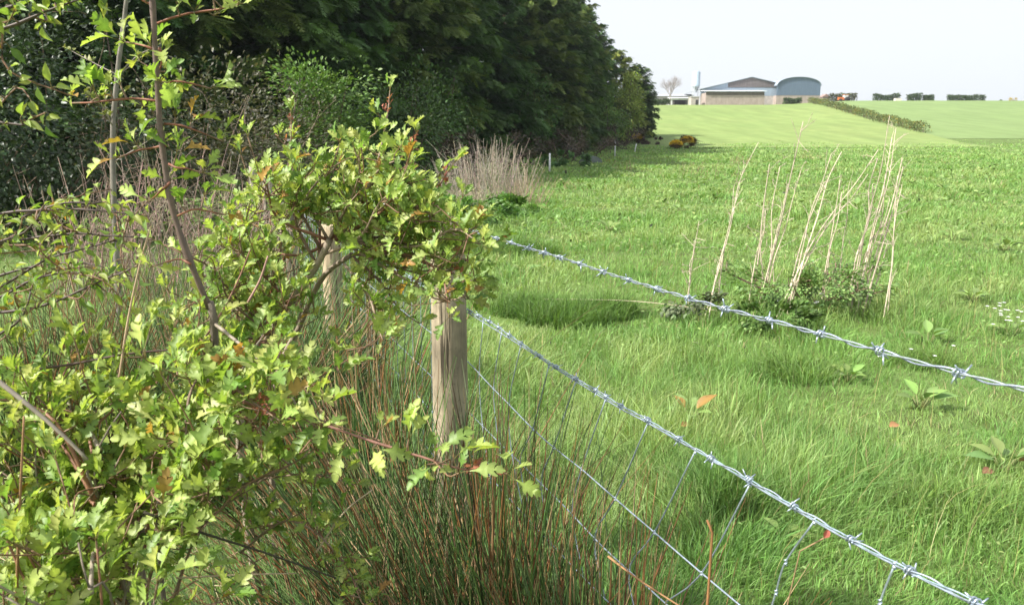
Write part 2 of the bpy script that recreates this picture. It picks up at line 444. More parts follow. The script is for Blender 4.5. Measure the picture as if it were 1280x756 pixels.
stamp(mb, LEAF_D, LEAF_DF, pos, ax, ay, az, np.clip(y * .0055, .016, .17) * rg.uniform(.5, 1.3, n), jit((.20, .29, .09), n, .3))
stuff(mb.build('meadow_weeds', M['shrub']))

# ------------------------------------------------------------------ fence
fence = thing('stock_fence', 'galvanised barbed wire and stock netting fence on round timber posts beside the field', 'fence', (FB[0], FB[1], 0))
FO = FB.copy()
PITCHS = 2.37
def fence_post(s, ztop, r, lean, tone):
    mb = MB(); S = 15; zz = np.linspace(-.3, ztop, S)
    base = FB + FD * s + FN * (r + .012)
    a = np.arange(20) * 2 * np.pi / 20
    V = []; 
    for z in zz:
        rr = r * (1.05 - .06 * (z / ztop)) * (1 + .025 * np.sin(3 * a + 1.3 + s) + .018 * np.sin(5 * a + z * 3))
        V.append(np.stack([base[0] + lean[0] * z + rr * np.cos(a), base[1] + lean[1] * z + rr * np.sin(a), np.full(20, z)], 1))
    top = V[-1].copy(); V.append((top - top.mean(0)) * .86 + top.mean(0) + [0, 0, .012])
    V = np.concatenate(V) - FO
    i = np.arange(S)[:, None] * 20; j = np.arange(20)[None]; j2 = (j + 1) % 20
    q = np.stack([i + j, i + j2, i + 20 + j2, i + 20 + j], -1).reshape(-1, 4)
    mb.add(V, [q, (np.arange(20) + S * 20)[None]], tone)
    return mb.build('fence_post', M['post'], fence)
POSTS = []
for k, (ztop, r, lean, tone) in enumerate([(rowz(277, 2.5), .056, (.0, .0), (.345, .29, .20)), (rowz(283, 4.7), .058, (-.01, 0), (.42, .34, .22)),
                                           (rowz(220, 6.9) , .055, (.012, 0), (.26, .22, .17)), (1.16, .055, (.0, .02), (.38, .33, .26)), (1.14, .055, (.01, 0), (.36, .32, .26))]):
    POSTS.append(fence_post(PITCHS * k, ztop, r, lean, tone))
POSTS.append(fence_post(-PITCHS, 1.42, .056, (0, 0), (.40, .32, .23)))

WIRE = (.42, .49, .57)
def along(pix, far_slope=True, ext=7.5):
    """a wire read off the photo on the plane of the fence, then straight on to the far posts"""
    p = [FP(*q) for q in pix]
    z1 = p[0][2]; s0 = np.dot(p[0] - FB, FD)
    out = [fence_at(s, z1 - FSL * s0 + .015 * math.sin(s * 1.3) * 0) for s in np.arange(4 * PITCHS, s0 + .1, -.4)]
    a, b = p[-2], p[-1]; sa, sb = np.dot(a - FB, FD), np.dot(b - FB, FD)
    q = fence_at(-PITCHS - .08, 0); q[2] = b[2] + (b[2] - a[2]) / (sb - sa) * (-PITCHS - .08 - sb) * .3   # on to the post beside the photographer
    return np.array(out + p + [q])

def barbed(name, pix, barbs, label):
    line = along(pix); n = int(np.linalg.norm(np.diff(line, axis=0), axis=1).sum() / .006)
    c = smooth_line(line, n)
    t = np.arange(n) * .006 * 2 * np.pi / .095
    mb = MB()
    up = np.array([0, 0, 1.0])
    for ph in (0, np.pi):
        w = 1 + .35 * np.sin(np.arange(n) * .011 + ph)
        q = c + (.0021 * w * np.cos(t + ph))[:, None] * FN + (.0021 * w * np.sin(t + ph))[:, None] * up
        tubes(mb, rel(q, FO), .0012, jit(WIRE, 1, 0)[0], 5)
    wob = mb.build(name, M['wire'], fence)
    rg = np.random.default_rng(len(pix) * 7 + 1)
    pos = [FP(*b) for b in barbs]
    s_last = np.dot(pos[0] - FB, FD); z_last = pos[0][2]
    pos += [None]
    pos = pos[:-1]
    cs = np.dot(c - FB, FD)
    for s in np.arange(s_last + .09, s_last + 3.0, .09):
        pos.append(c[np.argmin(np.abs(cs - s - rg.normal(0, .012)))])
    e_ = np.dot(pos[-1 - len(np.arange(s_last + .09, s_last + 3.0, .09))] - FB, FD)
    for s in np.arange(e_ - .09, -PITCHS, -.09): pos.append(c[np.argmin(np.abs(cs - s - rg.normal(0, .012)))])
    for p in pos:
        i = np.argmin(np.linalg.norm(c - p, axis=1)); p = c[i]
        tan = nrm(c[min(i + 3, n - 1)] - c[max(i - 3, 0)])
        u = nrm(np.cross(tan, up)); v = np.cross(u, tan)
        mbb = MB(); a0 = rg.uniform(0, 6.28)
        a = np.linspace(0, 2 * np.pi * 2.2, 26) + a0
        coil = p + tan * (np.linspace(-.006, .006, 26))[:, None] + rg.uniform(.0042, .0054) * (np.cos(a)[:, None] * u + np.sin(a)[:, None] * v)
        tubes(mbb, rel(coil, FO), .0013, WIRE, 5)
        for k in range(4):
            aa = a0 + k * np.pi / 2 + rg.normal(0, .35); dirn = nrm(np.cos(aa) * u + np.sin(aa) * v + tan * rg.normal(0, .35))
            st = p + tan * (-.006 + .004 * k) + dirn * .003
            tubes(mbb, rel(np.stack([st, st + dirn * rg.uniform(.009, .0145)]), FO), np.array([[.0013, .0009]]), WIRE, 5)
        mbb.build('barb', M['wire'], wob)
    return wob

TOPW = [(597, 290.5), (650, 307), (700, 322), (755, 340), (800, 354.5), (861, 373), (906, 386), (960, 400), (1025, 417), (1100, 439), (1198, 466), (1280, 487), (1420, 524)]
SECW = [(585, 388), (612, 402), (651, 429), (696, 459), (745, 488), (776, 507), (810, 525), (847, 548), (889, 573), (937, 600), (991, 632), (1064, 674), (1138, 713), (1221, 753), (1400, 846)]
barbed('barbed_wire', TOPW, [(607, 294), (621, 298), (639, 303.5), (661, 310.5), (680, 316), (699, 322), (725, 330), (755, 340), (786, 350), (823, 361), (861, 373), (908, 386), (962, 400), (1025, 417), (1099, 439), (1198, 466), (1330, 500)], None)['label'] = 'topmost twisted strand with barbs'
barbed('barbed_wire', SECW, [(612, 402), (624, 410), (637, 419), (651, 429), (674, 444), (696, 459), (720, 474), (745, 488), (758, 496), (776, 507), (810, 525), (847, 548), (889, 573), (937, 600), (991, 632), (1064, 674), (1138, 713), (1221, 753)], None)['label'] = 'second barbed strand along the top of the netting'

NETTOP = [(585, 391), (651, 432), (700, 464), (745, 492), (778, 512), (813, 530), (850, 552), (892, 575), (937, 603), (991, 635), (1064, 677), (1138, 716), (1221, 757), (1400, 850)]
NET2 = [(583, 450), (599, 467), (616, 485), (636, 505), (666, 536), (692, 559), (727, 586), (769, 623), (818, 665), (877, 716), (925, 756), (1020, 838)]
NET3 = [(583, 512), (623, 552), (650, 578), (676, 604), (715, 642), (743, 673), (786, 713), (830, 752), (900, 820)]
NET4 = [(583, 562), (620, 604), (665, 654), (730, 722), (761, 753), (830, 822)]
NET5 = [(583, 622), (620, 668), (665, 720), (720, 780)]
net = MB()
knots = MB()
netpts = []
for L in (NETTOP, NET2, NET3, NET4, NET5):
    line = along(L); netpts.append(line)
nets = MB(); tubes(nets, rel(smooth_line(netpts[0], 160), FO), .0015, WIRE, 6)
netting = nets.build('wire_netting', M['wire'], fence); netting['label'] = 'square mesh stock netting hung under the second strand'
for L in netpts[1:]:
    mb = MB(); tubes(mb, rel(smooth_line(L, 120), FO), .0016, WIRE, 6); mb.build('line_wire', M['wire'], netting)
def stay(chain):
    mb = MB(); pts = rel(np.array(chain), FO)
    tubes(mb, smooth_line(pts, 3 * len(pts)), .0015, WIRE, 6)
    for p in pts[:-1]:
        a = np.linspace(0, 4 * np.pi, 18)
        coil = p + np.stack([np.cos(a) * .0022, np.sin(a) * .0022, np.linspace(-.006, .006, 18)], 1)
        tubes(mb, coil, .0011, WIRE, 5)
    mb.build('stay_wire', M['wire'], netting)
STAYS = [[(604, 401), (599, 467), (603, 532), (612, 594), (622, 668)], [(627, 416), (617, 485), (623, 552), (634, 618)], [(651, 432), (636, 505), (640, 568), (655, 642)],
         [(686, 457), (666, 536), (650, 578), (665, 654)], [(720, 476), (692, 559), (676, 604), (690, 682)], [(757, 499), (727, 586), (715, 642), (730, 722)],
         [(810, 528), (769, 623), (743, 673), (757, 750)], [(869, 564), (818, 665), (786, 713), (800, 790)], [(938, 604), (877, 716), (832, 752)],
         [(1018, 651), (982, 702), (970, 740), (955, 790)], [(1118, 706), (1100, 752), (1085, 800)]]
for chain in STAYS: stay([FP(*c) for c in chain])
s_end = np.dot(FP(1118, 706) - FB, FD)
for k in range(1, 4):
    s = s_end - .14 * k; ch = []
    if s < -PITCHS: break
    for L in netpts:
        cs = np.dot(L - FB, FD); o = np.argsort(cs); ch.append(fence_at(s, 0) * [1, 1, 0] + [0, 0, np.interp(s, cs[o], L[o, 2])])
    stay(ch)
for k in range(1, 31):                              # square mesh between the further posts
    s = .145 * k + .03
    ch = []
    for L in netpts:
        cs = np.dot(L - FB, FD); o = np.argsort(cs); ch.append(fence_at(s, 0) * [1, 1, 0] + [0, 0, np.interp(s, cs[o], L[o, 2])])
    stay(ch)

# ------------------------------------------------------------------ hawthorn
_ho = [(.025, .06), (.05, .2), (.10, .33), (.24, .42), (.345, .55), (.31, .60), (.16, .555), (.24, .67), (.32, .80), (.27, .84), (.125, .755), (.16, .87), (.18, .97), (.10, .955), (.05, 1.0)]
_hm = [.06, .18, .29, .36, .44, .49, .52, .58, .67, .72, .74, .81, .88, .92, 1.0]
def haw_template(fold, droop, tw, seed):
    rg = np.random.default_rng(seed); V = [(0, 0, 0)]; mul = [1.1]
    wob = 1 + rg.normal(0, .13, (len(_ho), 2)); ww = rg.uniform(.74, .98); bend = rg.normal(0, .10)
    def zz(x, y): return fold * abs(x) - droop * y * y + tw * x * y - .12 * max(0, abs(x) - .2) + .02 * math.sin(9 * y + 5 * x + seed)
    for k, ((ox, oy), my) in enumerate(zip(_ho, _hm)):
        a, b = ox * ww * wob[k, 0], ox * ww * wob[k, 1]; ya, yb = oy * (1 + rg.normal(0, .02)), oy * (1 + rg.normal(0, .02)); c = bend * my * my
        V += [(a + c, ya, zz(a, ya)), (c, my, zz(0, my)), (-b + c, yb, zz(b, yb))]; mul += [.93 + rg.normal(0, .05), 1.34, .93 + rg.normal(0, .05)]
    f3 = [(0, 1, 2), (0, 2, 3)]; f4 = []
    for i in range(len(_ho) - 1):
        a = 1 + 3 * i; b = a + 3
        f4 += [(a, b, b + 1, a + 1), (a + 1, b + 1, b + 2, a + 2)]
    return np.array(V), [np.array(f3), np.array(f4)], np.array(mul)
HAW = [haw_template(f_, d_, t_, k_) for k_, (f_, d_, t_) in enumerate([(.35, .22, .05), (.75, .40, -.2), (.25, .55, .25), (1.0, .2, .1), (.5, -.15, -.1), (.6, .7, .3), (.9, .45, -.3), (.4, .3, .4)])]
def ovate_template(fold, droop):
    o = [(.10, .08), (.25, .25), (.31, .42), (.28, .6), (.17, .80), (.05, .95)]; V = [(0, 0, 0)]; mul = [1.1]
    for ox, oy in o:
        zf = lambda x: fold * abs(x) - droop * oy * oy
        V += [(ox, oy, zf(ox)), (0, oy, zf(0)), (-ox, oy, zf(-ox))]; mul += [.97, 1.18, .97]
    V.append((0, 1.04, -droop)); mul.append(1)
    f3 = [(0, 1, 2), (0, 2, 3)]; f4 = []
    for i in range(len(o) - 1):
        a = 1 + 3 * i; b = a + 3; f4 += [(a, b, b + 1, a + 1), (a + 1, b + 1, b + 2, a + 2)]
    a = 1 + 3 * (len(o) - 1); e = len(V) - 1
    f3 += [(a, e, a + 1), (a + 1, e, a + 2)]
    return np.array(V), [np.array(f3), np.array(f4)], np.array(mul)
OVA = [ovate_template(.55, .15), ovate_template(.9, .35)]

LEAFG = (.265, .360, .088); LEAFY = (.395, .445, .130); LEAFD = (.175, .275, .062); REDL = (.34, .12, .075); BRONZE = (.36, .21, .06)
def leafy(rg, leaves, stems, pts, dirs, k, size, templates, colfn, petiole=.35, up=.45, spread=.95, stemcol=(.24, .20, .07), zup=.75):
    """a rosette of k leaves at each point"""
    n = len(pts) * k
    p = np.repeat(pts, k, axis=0); d = np.repeat(dirs, k, axis=0)
    ld = nrm(d * .7 + rg.normal(0, spread * .5, (n, 3)) + np.array([0, 0, up]))
    s = size * rg.uniform(.42, 1.25, n)
    start = p + ld * (s * petiole)[:, None]
    tubes(stems, np.stack([p, p * .5 + start * .5 + [0, 0, .001], start], 1), np.array([[.0007, .0006, .0005]]), np.array(stemcol), 3, False)
    zh = np.array([0, 0, zup]) + .55 * d + rg.normal(0, .35, (n, 3)) + np.array([-.38, -.42, 0])
    ax, ay, az = frames(ld, zh)
    which = rg.integers(0, len(templates), n); c = colfn(n, rg)
    for i, (tv, tf, mu) in enumerate(templates):
        q = which == i
        if q.any(): stamp(leaves, tv, tf, start[q], ax[q], ay[q], az[q], s[q], c[q], mu)

def haw_col(red=.04, bright=1.0):
    def fn(n, rg):
        t = rg.random((n, 1)); c = np.array(LEAFG) * (1 - t) + np.array(LEAFY) * t
        k = rg.random(n); c[k < .28] = LEAFD; c[k > 1 - red * .5] = np.array(BRONZE)
        return np.clip(c * bright * (1 + rg.normal(0, .10, (n, 1))) * (1 + rg.normal(0, .04, (n, 3))), .01, .8)
    return fn

def hawthorn_branch(parent, O, line, r0, r1, size, spacing, kleaf, seed, start=.25, nsub=0, sublen=.12, red=.04, tip_red=False, bark=(.20, .14, .10), templates=None, up=.45, zup=.75, spur=(.008, .028), bright=1.0, taper_tip=True):
    rg = np.random.default_rng(seed)
    templates = templates or HAW
    L = np.linalg.norm(np.diff(line, axis=0), axis=1).sum(); n = max(6, int(L / .02))
    c = smooth_line(line, n); c = c + np.cumsum(rg.normal(0, .0011, c.shape), axis=0) * np.linspace(0, 1, n)[:, None]
    wood, leaves = MB(), MB(); stems = leaves
    rad = np.linspace(r0, r1, n) * (1 + .10 * rg.normal(0, 1, n)); 
    tubes(wood, rel(c, O)[None], rad[None], np.array(bark), 7)
    lines = [(c, start)]
    for k in range(nsub):
        i = rg.integers(int(n * max(start - .1, .05)), n - 1); d = nrm(c[min(i + 2, n - 1)] - c[max(i - 2, 0)])
        dd = nrm(d * .5 + rg.normal(0, .75, 3) + [0, 0, .25]); ln = sublen * rg.uniform(.5, 1.3)
        e = c[i] + dd * ln; mid = (c[i] + e) / 2 + rg.normal(0, .012, 3)
        s = smooth_line([c[i], mid, e], 8)
        tubes(wood, rel(s, O)[None], np.linspace(max(r1, .0016), .0009, 8)[None], np.array((.21, .12, .07)), 5); lines.append((s, .12))
    pts, dirs = [], []
    for s, st in lines:
        Ls = np.linalg.norm(np.diff(s, axis=0), axis=1).sum(); m = max(2, int(Ls * (1 - st) / spacing))
        idx = np.linspace(st, 1, m) * (len(s) - 1)
        for f in idx:
            i = int(min(f, len(s) - 2)); p = s[i] * (1 - (f - i)) + s[i + 1] * (f - i); d = nrm(s[i + 1] - s[i])
            sd = nrm(np.cross(d, rg.normal(0, 1, 3))); 
            if sd[2] < -.2 and rg.random() < .7: sd = -sd
            if f >= len(s) - 1.01: sd = d
            pts.append(p + sd * rg.uniform(*spur)); dirs.append(nrm(sd + d * .5))
            tubes(wood, rel(np.stack([p, pts[-1]]), O)[None], np.array([[.0016, .0012]]), np.array((.20, .13, .08)), 4, False)
    pts, dirs = np.array(pts), np.array(dirs)
    if len(pts):
        leafy(rg, leaves, stems, rel(pts, O), dirs, kleaf, size, templates, haw_col(red, bright), up=up, zup=zup)
    if tip_red:
        m = 8; tp = np.repeat(rel(c[-1], O)[None], m, 0) + rg.normal(0, .006, (m, 3)) - nrm(c[-1] - c[-3]) * rg.uniform(0, .05, (m, 1))
        leafy(rg, leaves, stems, tp, np.repeat(nrm(c[-1] - c[-3])[None], m, 0), 2, size * .38, templates, lambda n, r: jit(REDL, n, .25), stemcol=REDL)
    b = wood.build('branch', M['twig'], parent)
    if leaves.n:
        leaves.build('leaves', M['hawthorn'], b)
    return b

def px_line(l): return np.array([P(*q) for q in l])

def inside(poly, x, y):
    c = False; j = len(poly) - 1
    for i in range(len(poly)):
        xi, yi = poly[i]; xj, yj = poly[j]
        if (yi > y) != (yj > y) and x < (xj - xi) * (y - yi) / (yj - yi) + xi: c = not c
        j = i
    return c
def rand_in(poly, rg):
    xs = [p[0] for p in poly]; ysl = [p[1] for p in poly]
    while True:
        x, y = rg.uniform(min(xs), max(xs)), rg.uniform(min(ysl), max(ysl))
        if inside(poly, x, y): return x, y

# the low sprawling hawthorn close to the camera
O1 = np.array([-.62, 1.30, 0.0])
haw1 = thing('hawthorn_bush', 'low sprawling hawthorn with large lobed leaves and one long upright shoot close to the camera', 'bush', O1, 'hawthorn bushes along the fence')
trunk = MB()
TR = {}
for nm, l, r0, r1 in [('a', [O1, P(170, 660, 1.36), P(250, 520, 1.36), P(268, 425, 1.34), P(262, 385, 1.33)], .011, .007),
                      ('b', [O1 + [.02, -.05, 0], P(150, 720, 1.2), P(118, 620, 1.12), P(126, 560, 1.12), P(155, 520, 1.15)], .007, .0012),
                      ('c', [O1 + [-.03, -.1, 0], P(150, 800, .95), P(112, 740, .9), P(100, 690, .92)], .006, .0012),
                      ('d', [O1 + [.03, 0, 0], P(200, 640, 1.34), P(300, 480, 1.42), P(338, 420, 1.5)], .008, .0012)]:
    l = np.array(l); s = smooth_line(l, 40); TR[nm] = s
    s2 = s + np.cumsum(np.random.default_rng(len(nm) + ord(nm)).normal(0, .0012, s.shape), axis=0)
    tubes(trunk, rel(s2, O1)[None], np.linspace(r0, r1, 40)[None], np.array((.20, .165, .13)), 8)
trunk.build('trunk', M['bark'], haw1)
shoot = px_line([(262, 385, 1.33), (243, 340, 1.31), (222, 282, 1.3), (206, 200, 1.29), (198, 100, 1.28), (191, -10, 1.27), (188, -60, 1.27)])
hawthorn_branch(haw1, O1, shoot, .0055, .0042, .03, .5, 0, 11, start=.99, bark=(.15, .105, .09))
for i, (l, sz, k) in enumerate([
        ([(195, 30), (225, 20), (262, 14), (292, 7)], .030, 5), ([(194, 8), (175, 0), (160, -12)], .028, 4),
        ([(198, 66), (182, 58), (165, 52)], .038, 7), ([(199, 60), (203, 75), (198, 88)], .034, 6),
        ([(201, 127), (165, 123), (130, 126), (97, 130)], .032, 5), ([(200, 108), (220, 103), (250, 108)], .032, 5),
        ([(205, 155), (228, 157), (258, 168)], .036, 5), ([(208, 182), (180, 187), (155, 193)], .034, 5),
        ([(211, 205), (222, 212), (238, 218)], .036, 6), ([(213, 228), (202, 238), (190, 247)], .036, 6), ([(238, 330), (225, 325), (205, 330)], .036, 5),
        ([(222, 270), (245, 262), (275, 268)], .036, 5), ([(200, 95), (193, 88), (185, 83)], .03, 5)]):
    hawthorn_branch(haw1, O1, px_line([(a, b, 1.29 + .01 * ((j * 7 + i) % 3 - 1) * j) for j, (a, b) in enumerate(l)]), .0022, .0011, sz * 1.0, .016, k, 100 + i, start=.25, red=.07, bark=(.24, .10, .06), up=.55)
# sprawling sprays
POLY_C = [(-30, 470), (40, 440), (150, 415), (300, 385), (345, 440), (420, 470), (440, 540), (395, 600), (300, 590), (235, 640), (220, 780), (-30, 780)]
rg = np.random.default_rng(77)
for i in range(50):
    ex, ey = rand_in(POLY_C, rg)
    Y = np.interp(ey, [385, 560, 756], [1.45, 1.15, .88]) + rg.uniform(-.12, .16)
    e = P(ex, ey, Y)
    key = 'c' if ey > 640 and ex < 220 else ('b' if ex < 190 else ('a' if ey < 480 or rg.random() < .5 else 'd'))
    t = TR[key]; st = t[rg.integers(18, 39)]
    if np.linalg.norm(st - e) > .55: st = e + nrm(st - e) * .55 - [0, 0, .12]
    mid = (st + e) / 2 + rg.normal(0, .03, 3) + [0, 0, .03]
    hawthorn_branch(haw1, O1, np.array([st, mid, e]), .0034, .0012, rg.uniform(.030, .041), .038, 5, 200 + i, start=.35, nsub=3, sublen=.12, red=.025, up=.85,
                    bark=[(.20, .14, .10), (.26, .13, .08), (.30, .25, .19)][i % 3], tip_red=(i % 21 == 4))
# the spray reaching across to the post
hawthorn_branch(haw1, O1, px_line([(300, 500, 1.2), (345, 518, 1.15), (400, 530, 1.12), (470, 552, 1.1), (540, 574, 1.08), (585, 585, 1.08), (618, 588, 1.08)]), .0034, .0012, .038, .036, 3, 400, start=.1, nsub=5, sublen=.05, red=.05, tip_red=True, bark=(.22, .11, .08), up=.25)
hawthorn_branch(haw1, O1, px_line([(285, 480, 1.25), (315, 500, 1.15), (335, 515, 1.12)]), .003, .0012, .042, .02, 5, 401, start=.3, nsub=4, sublen=.06, tip_red=True)
hawthorn_branch(haw1, O1, px_line([(300, 690, 1.35), (360, 650, 1.3), (420, 690, 1.3), (445, 735, 1.28)]), .0025, .001, .026, .022, 5, 402, start=.15, nsub=8, sublen=.07, bright=.9)
hawthorn_branch(haw1, O1, px_line([(260, 620, 1.4), (320, 600, 1.35), (380, 590, 1.3), (430, 600, 1.3)]), .0025, .001, .028, .024, 5, 403, start=.15, nsub=8, sublen=.07, bright=.9)

# the upright hawthorn in front of the posts
O2 = np.array([-.70, 2.05, 0.0])
haw2 = thing('hawthorn_bush', 'upright hawthorn with dense pale green leaves and red shoot tips hiding the fence post tops', 'bush', O2, 'hawthorn bushes along the fence')
trunk = MB()
T2 = [O2, P(300, 560, 1.95), P(325, 450, 1.9), P(357, 385, 1.85), P(392, 338, 1.82), P(412, 300, 1.8)]
s2 = smooth_line(np.array(T2), 50); tubes(trunk, rel(s2, O2)[None], np.linspace(.014, .0075, 50)[None], np.array((.36, .29, .22)), 8)
s3 = smooth_line(np.array([O2 + [.03, .02, 0], P(340, 520, 2.0), P(378, 400, 1.95), P(405, 345, 1.9), P(440, 318, 1.85)]), 40)
tubes(trunk, rel(s3, O2)[None], np.linspace(.010, .006, 40)[None], np.array((.30, .24, .18)), 8)
trunk.build('trunk', M['bark'], haw2)
ups = [  # (pixel line, leaf size, red tip)
    ([(330, 400), (352, 300), (356, 210), (358, 150)], .03, True), ([(412, 300), (455, 250), (478, 180), (484, 130)], .034, True),
    ([(420, 300), (480, 260), (505, 205), (516, 172)], .032, True), ([(430, 300), (500, 270), (540, 245), (562, 216)], .034, True),
    ([(440, 310), (520, 300), (565, 270), (590, 275)], .038, False), ([(430, 300), (500, 290), (555, 300), (588, 330)], .040, False),
    ([(440, 318), (500, 320), (545, 335), (580, 350)], .038, True), ([(405, 310), (440, 240), (450, 200), (446, 172)], .032, False),
    ([(400, 320), (400, 260), (405, 215), (402, 190)], .032, False), ([(395, 330), (370, 270), (375, 220), (388, 195)], .032, False),
    ([(410, 300), (385, 240), (420, 200), (425, 185)], .032, False), ([(360, 380), (320, 320), (300, 280), (292, 262)], .032, False),
    ([(340, 420), (290, 360), (262, 320), (236, 300)], .032, False), ([(345, 400), (300, 300), (318, 250), (325, 232)], .032, False),
    ([(415, 300), (380, 312), (335, 305), (290, 312)], .034, False), ([(440, 320), (480, 350), (500, 375), (520, 380)], .034, False),
    ([(430, 330), (460, 360), (470, 392), (476, 402)], .032, False),
    ([(412, 300), (470, 235), (520, 235), (548, 258)], .036, False), ([(430, 300), (480, 300), (530, 265), (556, 262)], .036, False),
    ([(440, 310), (500, 340), (550, 360), (575, 352)], .034, False), ([(360, 380), (330, 340), (300, 345), (270, 350)], .034, False),
    ([(350, 400), (310, 380), (270, 382), (240, 395)], .036, False),
    ([(400, 320), (450, 290), (480, 235), (500, 225)], .034, False), ([(410, 300), (350, 270), (335, 235), (330, 205)], .032, False),
    ([(345, 420), (310, 390), (285, 360), (275, 330)], .034, False), ([(350, 400), (330, 360), (322, 330), (312, 300)], .034, False), ([(340, 430), (320, 420), (345, 395), (365, 350)], .034, False),
    ([(335, 440), (290, 400), (250, 370), (225, 352)], .034, False), ([(340, 420), (370, 400), (380, 360), (372, 320)], .032, False), ([(345, 425), (300, 430), (270, 415), (245, 415)], .034, False),
    ([(450, 300), (520, 285), (560, 300), (578, 340)], .038, False), ([(440, 305), (500, 330), (540, 325), (566, 305)], .038, False), ([(450, 310), (520, 315), (555, 335), (562, 365)], .036, False),
    ([(440, 290), (490, 250), (530, 250), (575, 262)], .036, False), ([(430, 290), (470, 210), (492, 190), (500, 178)], .034, False), ([(420, 300), (425, 230), (440, 205), (470, 190)], .034, False), ([(400, 310), (370, 250), (350, 230), (345, 215)], .034, False),
    ([(440, 300), (510, 300), (560, 310), (590, 305)], .038, False), ([(340, 430), (300, 420), (265, 440), (225, 440)], .036, False)]
for i, (l, sz, tr) in enumerate(ups):
    rg = np.random.default_rng(500 + i); n = len(l); yo = rg.uniform(-.20, .12)
    hawthorn_branch(haw2, O2, px_line([(a, b + (0 if tr else 20 * j / (n - 1)), 1.82 + yo * j / (n - 1)) for j, (a, b) in enumerate(l)]), .0042, .0013, sz * .96, .033, 5, 600 + i,
                    start=.28, nsub=5, sublen=.085, red=.05, up=.8, tip_red=tr, bark=[(.20, .13, .10), (.28, .21, .15), (.24, .12, .08)][i % 3])
# bare red young shoot
hawthorn_branch(haw2, O2, px_line([(336, 375, 1.8), (345, 345, 1.8), (356, 318, 1.8)]), .002, .0012, .02, .02, 1, 777, start=.5, tip_red=True, bark=REDL)

# hornbeam with drooping small leaves at the left edge
O3 = np.array([-1.12, 1.25, 0.0])
horn = thing('hornbeam_sapling', 'young hornbeam with long thin dark twigs of small drooping leaves above the rushes', 'sapling', O3)
trunk = MB()
s = smooth_line(np.array([O3, P(-95, 520, 1.2), P(-75, 390, 1.2), P(-80, 200, 1.2), P(-90, 40, 1.15), P(-60, -60, 1.15)]), 40)
tubes(trunk, rel(s, O3)[None], np.linspace(.013, .005, 40)[None], np.array((.16, .13, .10)), 8); trunk.build('trunk', M['bark'], horn)
for i, (l, Y) in enumerate([
        ([(-80, 60), (-10, 40), (35, 22), (75, 5), (120, -15)], 1.12), ([(-80, 40), (0, 12), (60, -8), (130, -25)], 1.15), ([(-80, 165), (-15, 150), (20, 157), (50, 152)], 1.15),
        ([(-80, 300), (0, 268), (70, 262), (130, 264), (185, 270)], 1.35), ([(-75, 330), (0, 285), (60, 255), (120, 250)], 1.35), ([(-75, 320), (20, 300), (90, 290), (180, 296)], 1.35),
        ([(-75, 390), (0, 391), (60, 380), (110, 358), (172, 334)], 1.3), ([(-75, 390), (0, 360), (60, 325), (130, 308), (150, 308)], 1.4), ([(-75, 370), (20, 340), (100, 330), (170, 345)], 1.5),
        ([(-75, 420), (-10, 420), (30, 395), (40, 360)], 1.25), ([(-75, 350), (-20, 310), (30, 290), (50, 262)], 1.3), ([(-80, 30), (40, -10), (110, -20)], 1.1), ([(-75, 390), (-10, 375), (40, 350), (90, 345), (120, 365)], 1.3)]):
    hawthorn_branch(horn, O3, px_line([(a, b, Y) for a, b in l]), .0034, .0011, .021, .017, 2, 800 + i, start=.25, nsub=4, sublen=.09, red=.05, bark=(.09, .065, .055), templates=[(v * [.68, 1, 1], f_, m_) for v, f_, m_ in OVA], up=-.55, zup=.4, spur=(.002, .008))

# ------------------------------------------------------------------ rushes
def rush_clump(px_or_xy, n, hgt, rad, label, seed, brown=.35, lean=(0, 0), width=.0021, group='clumps of soft rush along the fence'):
    bx, by = px_or_xy; rg = np.random.default_rng(seed); O = on_ground(bx, by)
    t = thing('rush_clump', label, 'rush clump', O, group)
    az = rg.uniform(0, 2 * np.pi, n); rr = rad * np.sqrt(rg.random(n))
    base = np.stack([rr * np.cos(az), rr * np.sin(az), np.full(n, -.02)], 1)
    le = np.abs(rg.normal(.18, .16, n)) + .25 * rr / rad
    h = hgt * rg.uniform(.55, 1.08, n); az2 = az + rg.normal(0, .7, n)
    d = np.stack([np.cos(az2) * le + lean[0], np.sin(az2) * le + lean[1], np.zeros(n)], 1)
    tt = np.linspace(0, 1, 7)[None, :, None]
    lf = np.linalg.norm(d, axis=1)
    pts = base[:, None] + np.array([0, 0, 1.0]) * (h[:, None, None] * (tt - .25 * np.minimum(lf, 1.2)[:, None, None] * tt ** 2)) + d[:, None] * h[:, None, None] * tt ** 1.35
    w = width * rg.uniform(.65, 1.2, (n, 1)) * np.array([[1, 1, .95, .85, .72, .5, .2]])
    isb = rg.random(n) < brown * .48
    g = np.array([(.085, .148, .040)]) * rg.uniform(.4, 1.7, (n, 1)) * (1 + rg.normal(0, .08, (n, 3)))
    c = np.repeat(g[:, None], 7, 1)
    tipc = np.array([(.24, .115, .04), (.34, .23, .12), (.17, .085, .035)])[rg.integers(0, 3, n)]
    k = rg.uniform(0, 1, (n, 1)); ramp = np.clip((np.linspace(0, 1, 7)[None] - k) * 4, 0, 1) * (rg.random((n, 1)) < .42)
    c = c * (1 - ramp[..., None]) + tipc[:, None] * ramp[..., None]
    m1, m2 = MB(), MB()
    tubes(m1, pts[~isb], w[~isb], c[~isb], 4, False)
    db = np.array([(.23, .105, .04), (.38, .27, .15), (.15, .08, .04), (.28, .16, .07)])[rg.integers(0, 4, isb.sum())] * rg.uniform(.6, 1.2, (isb.sum(), 1))
    if isb.any(): tubes(m2, pts[isb], w[isb], db, 4, False)
    m1.build('green_stalks', M['rush'], t)
    if isb.any(): m2.build('dry_stalks', M['straw'], t)
    return t
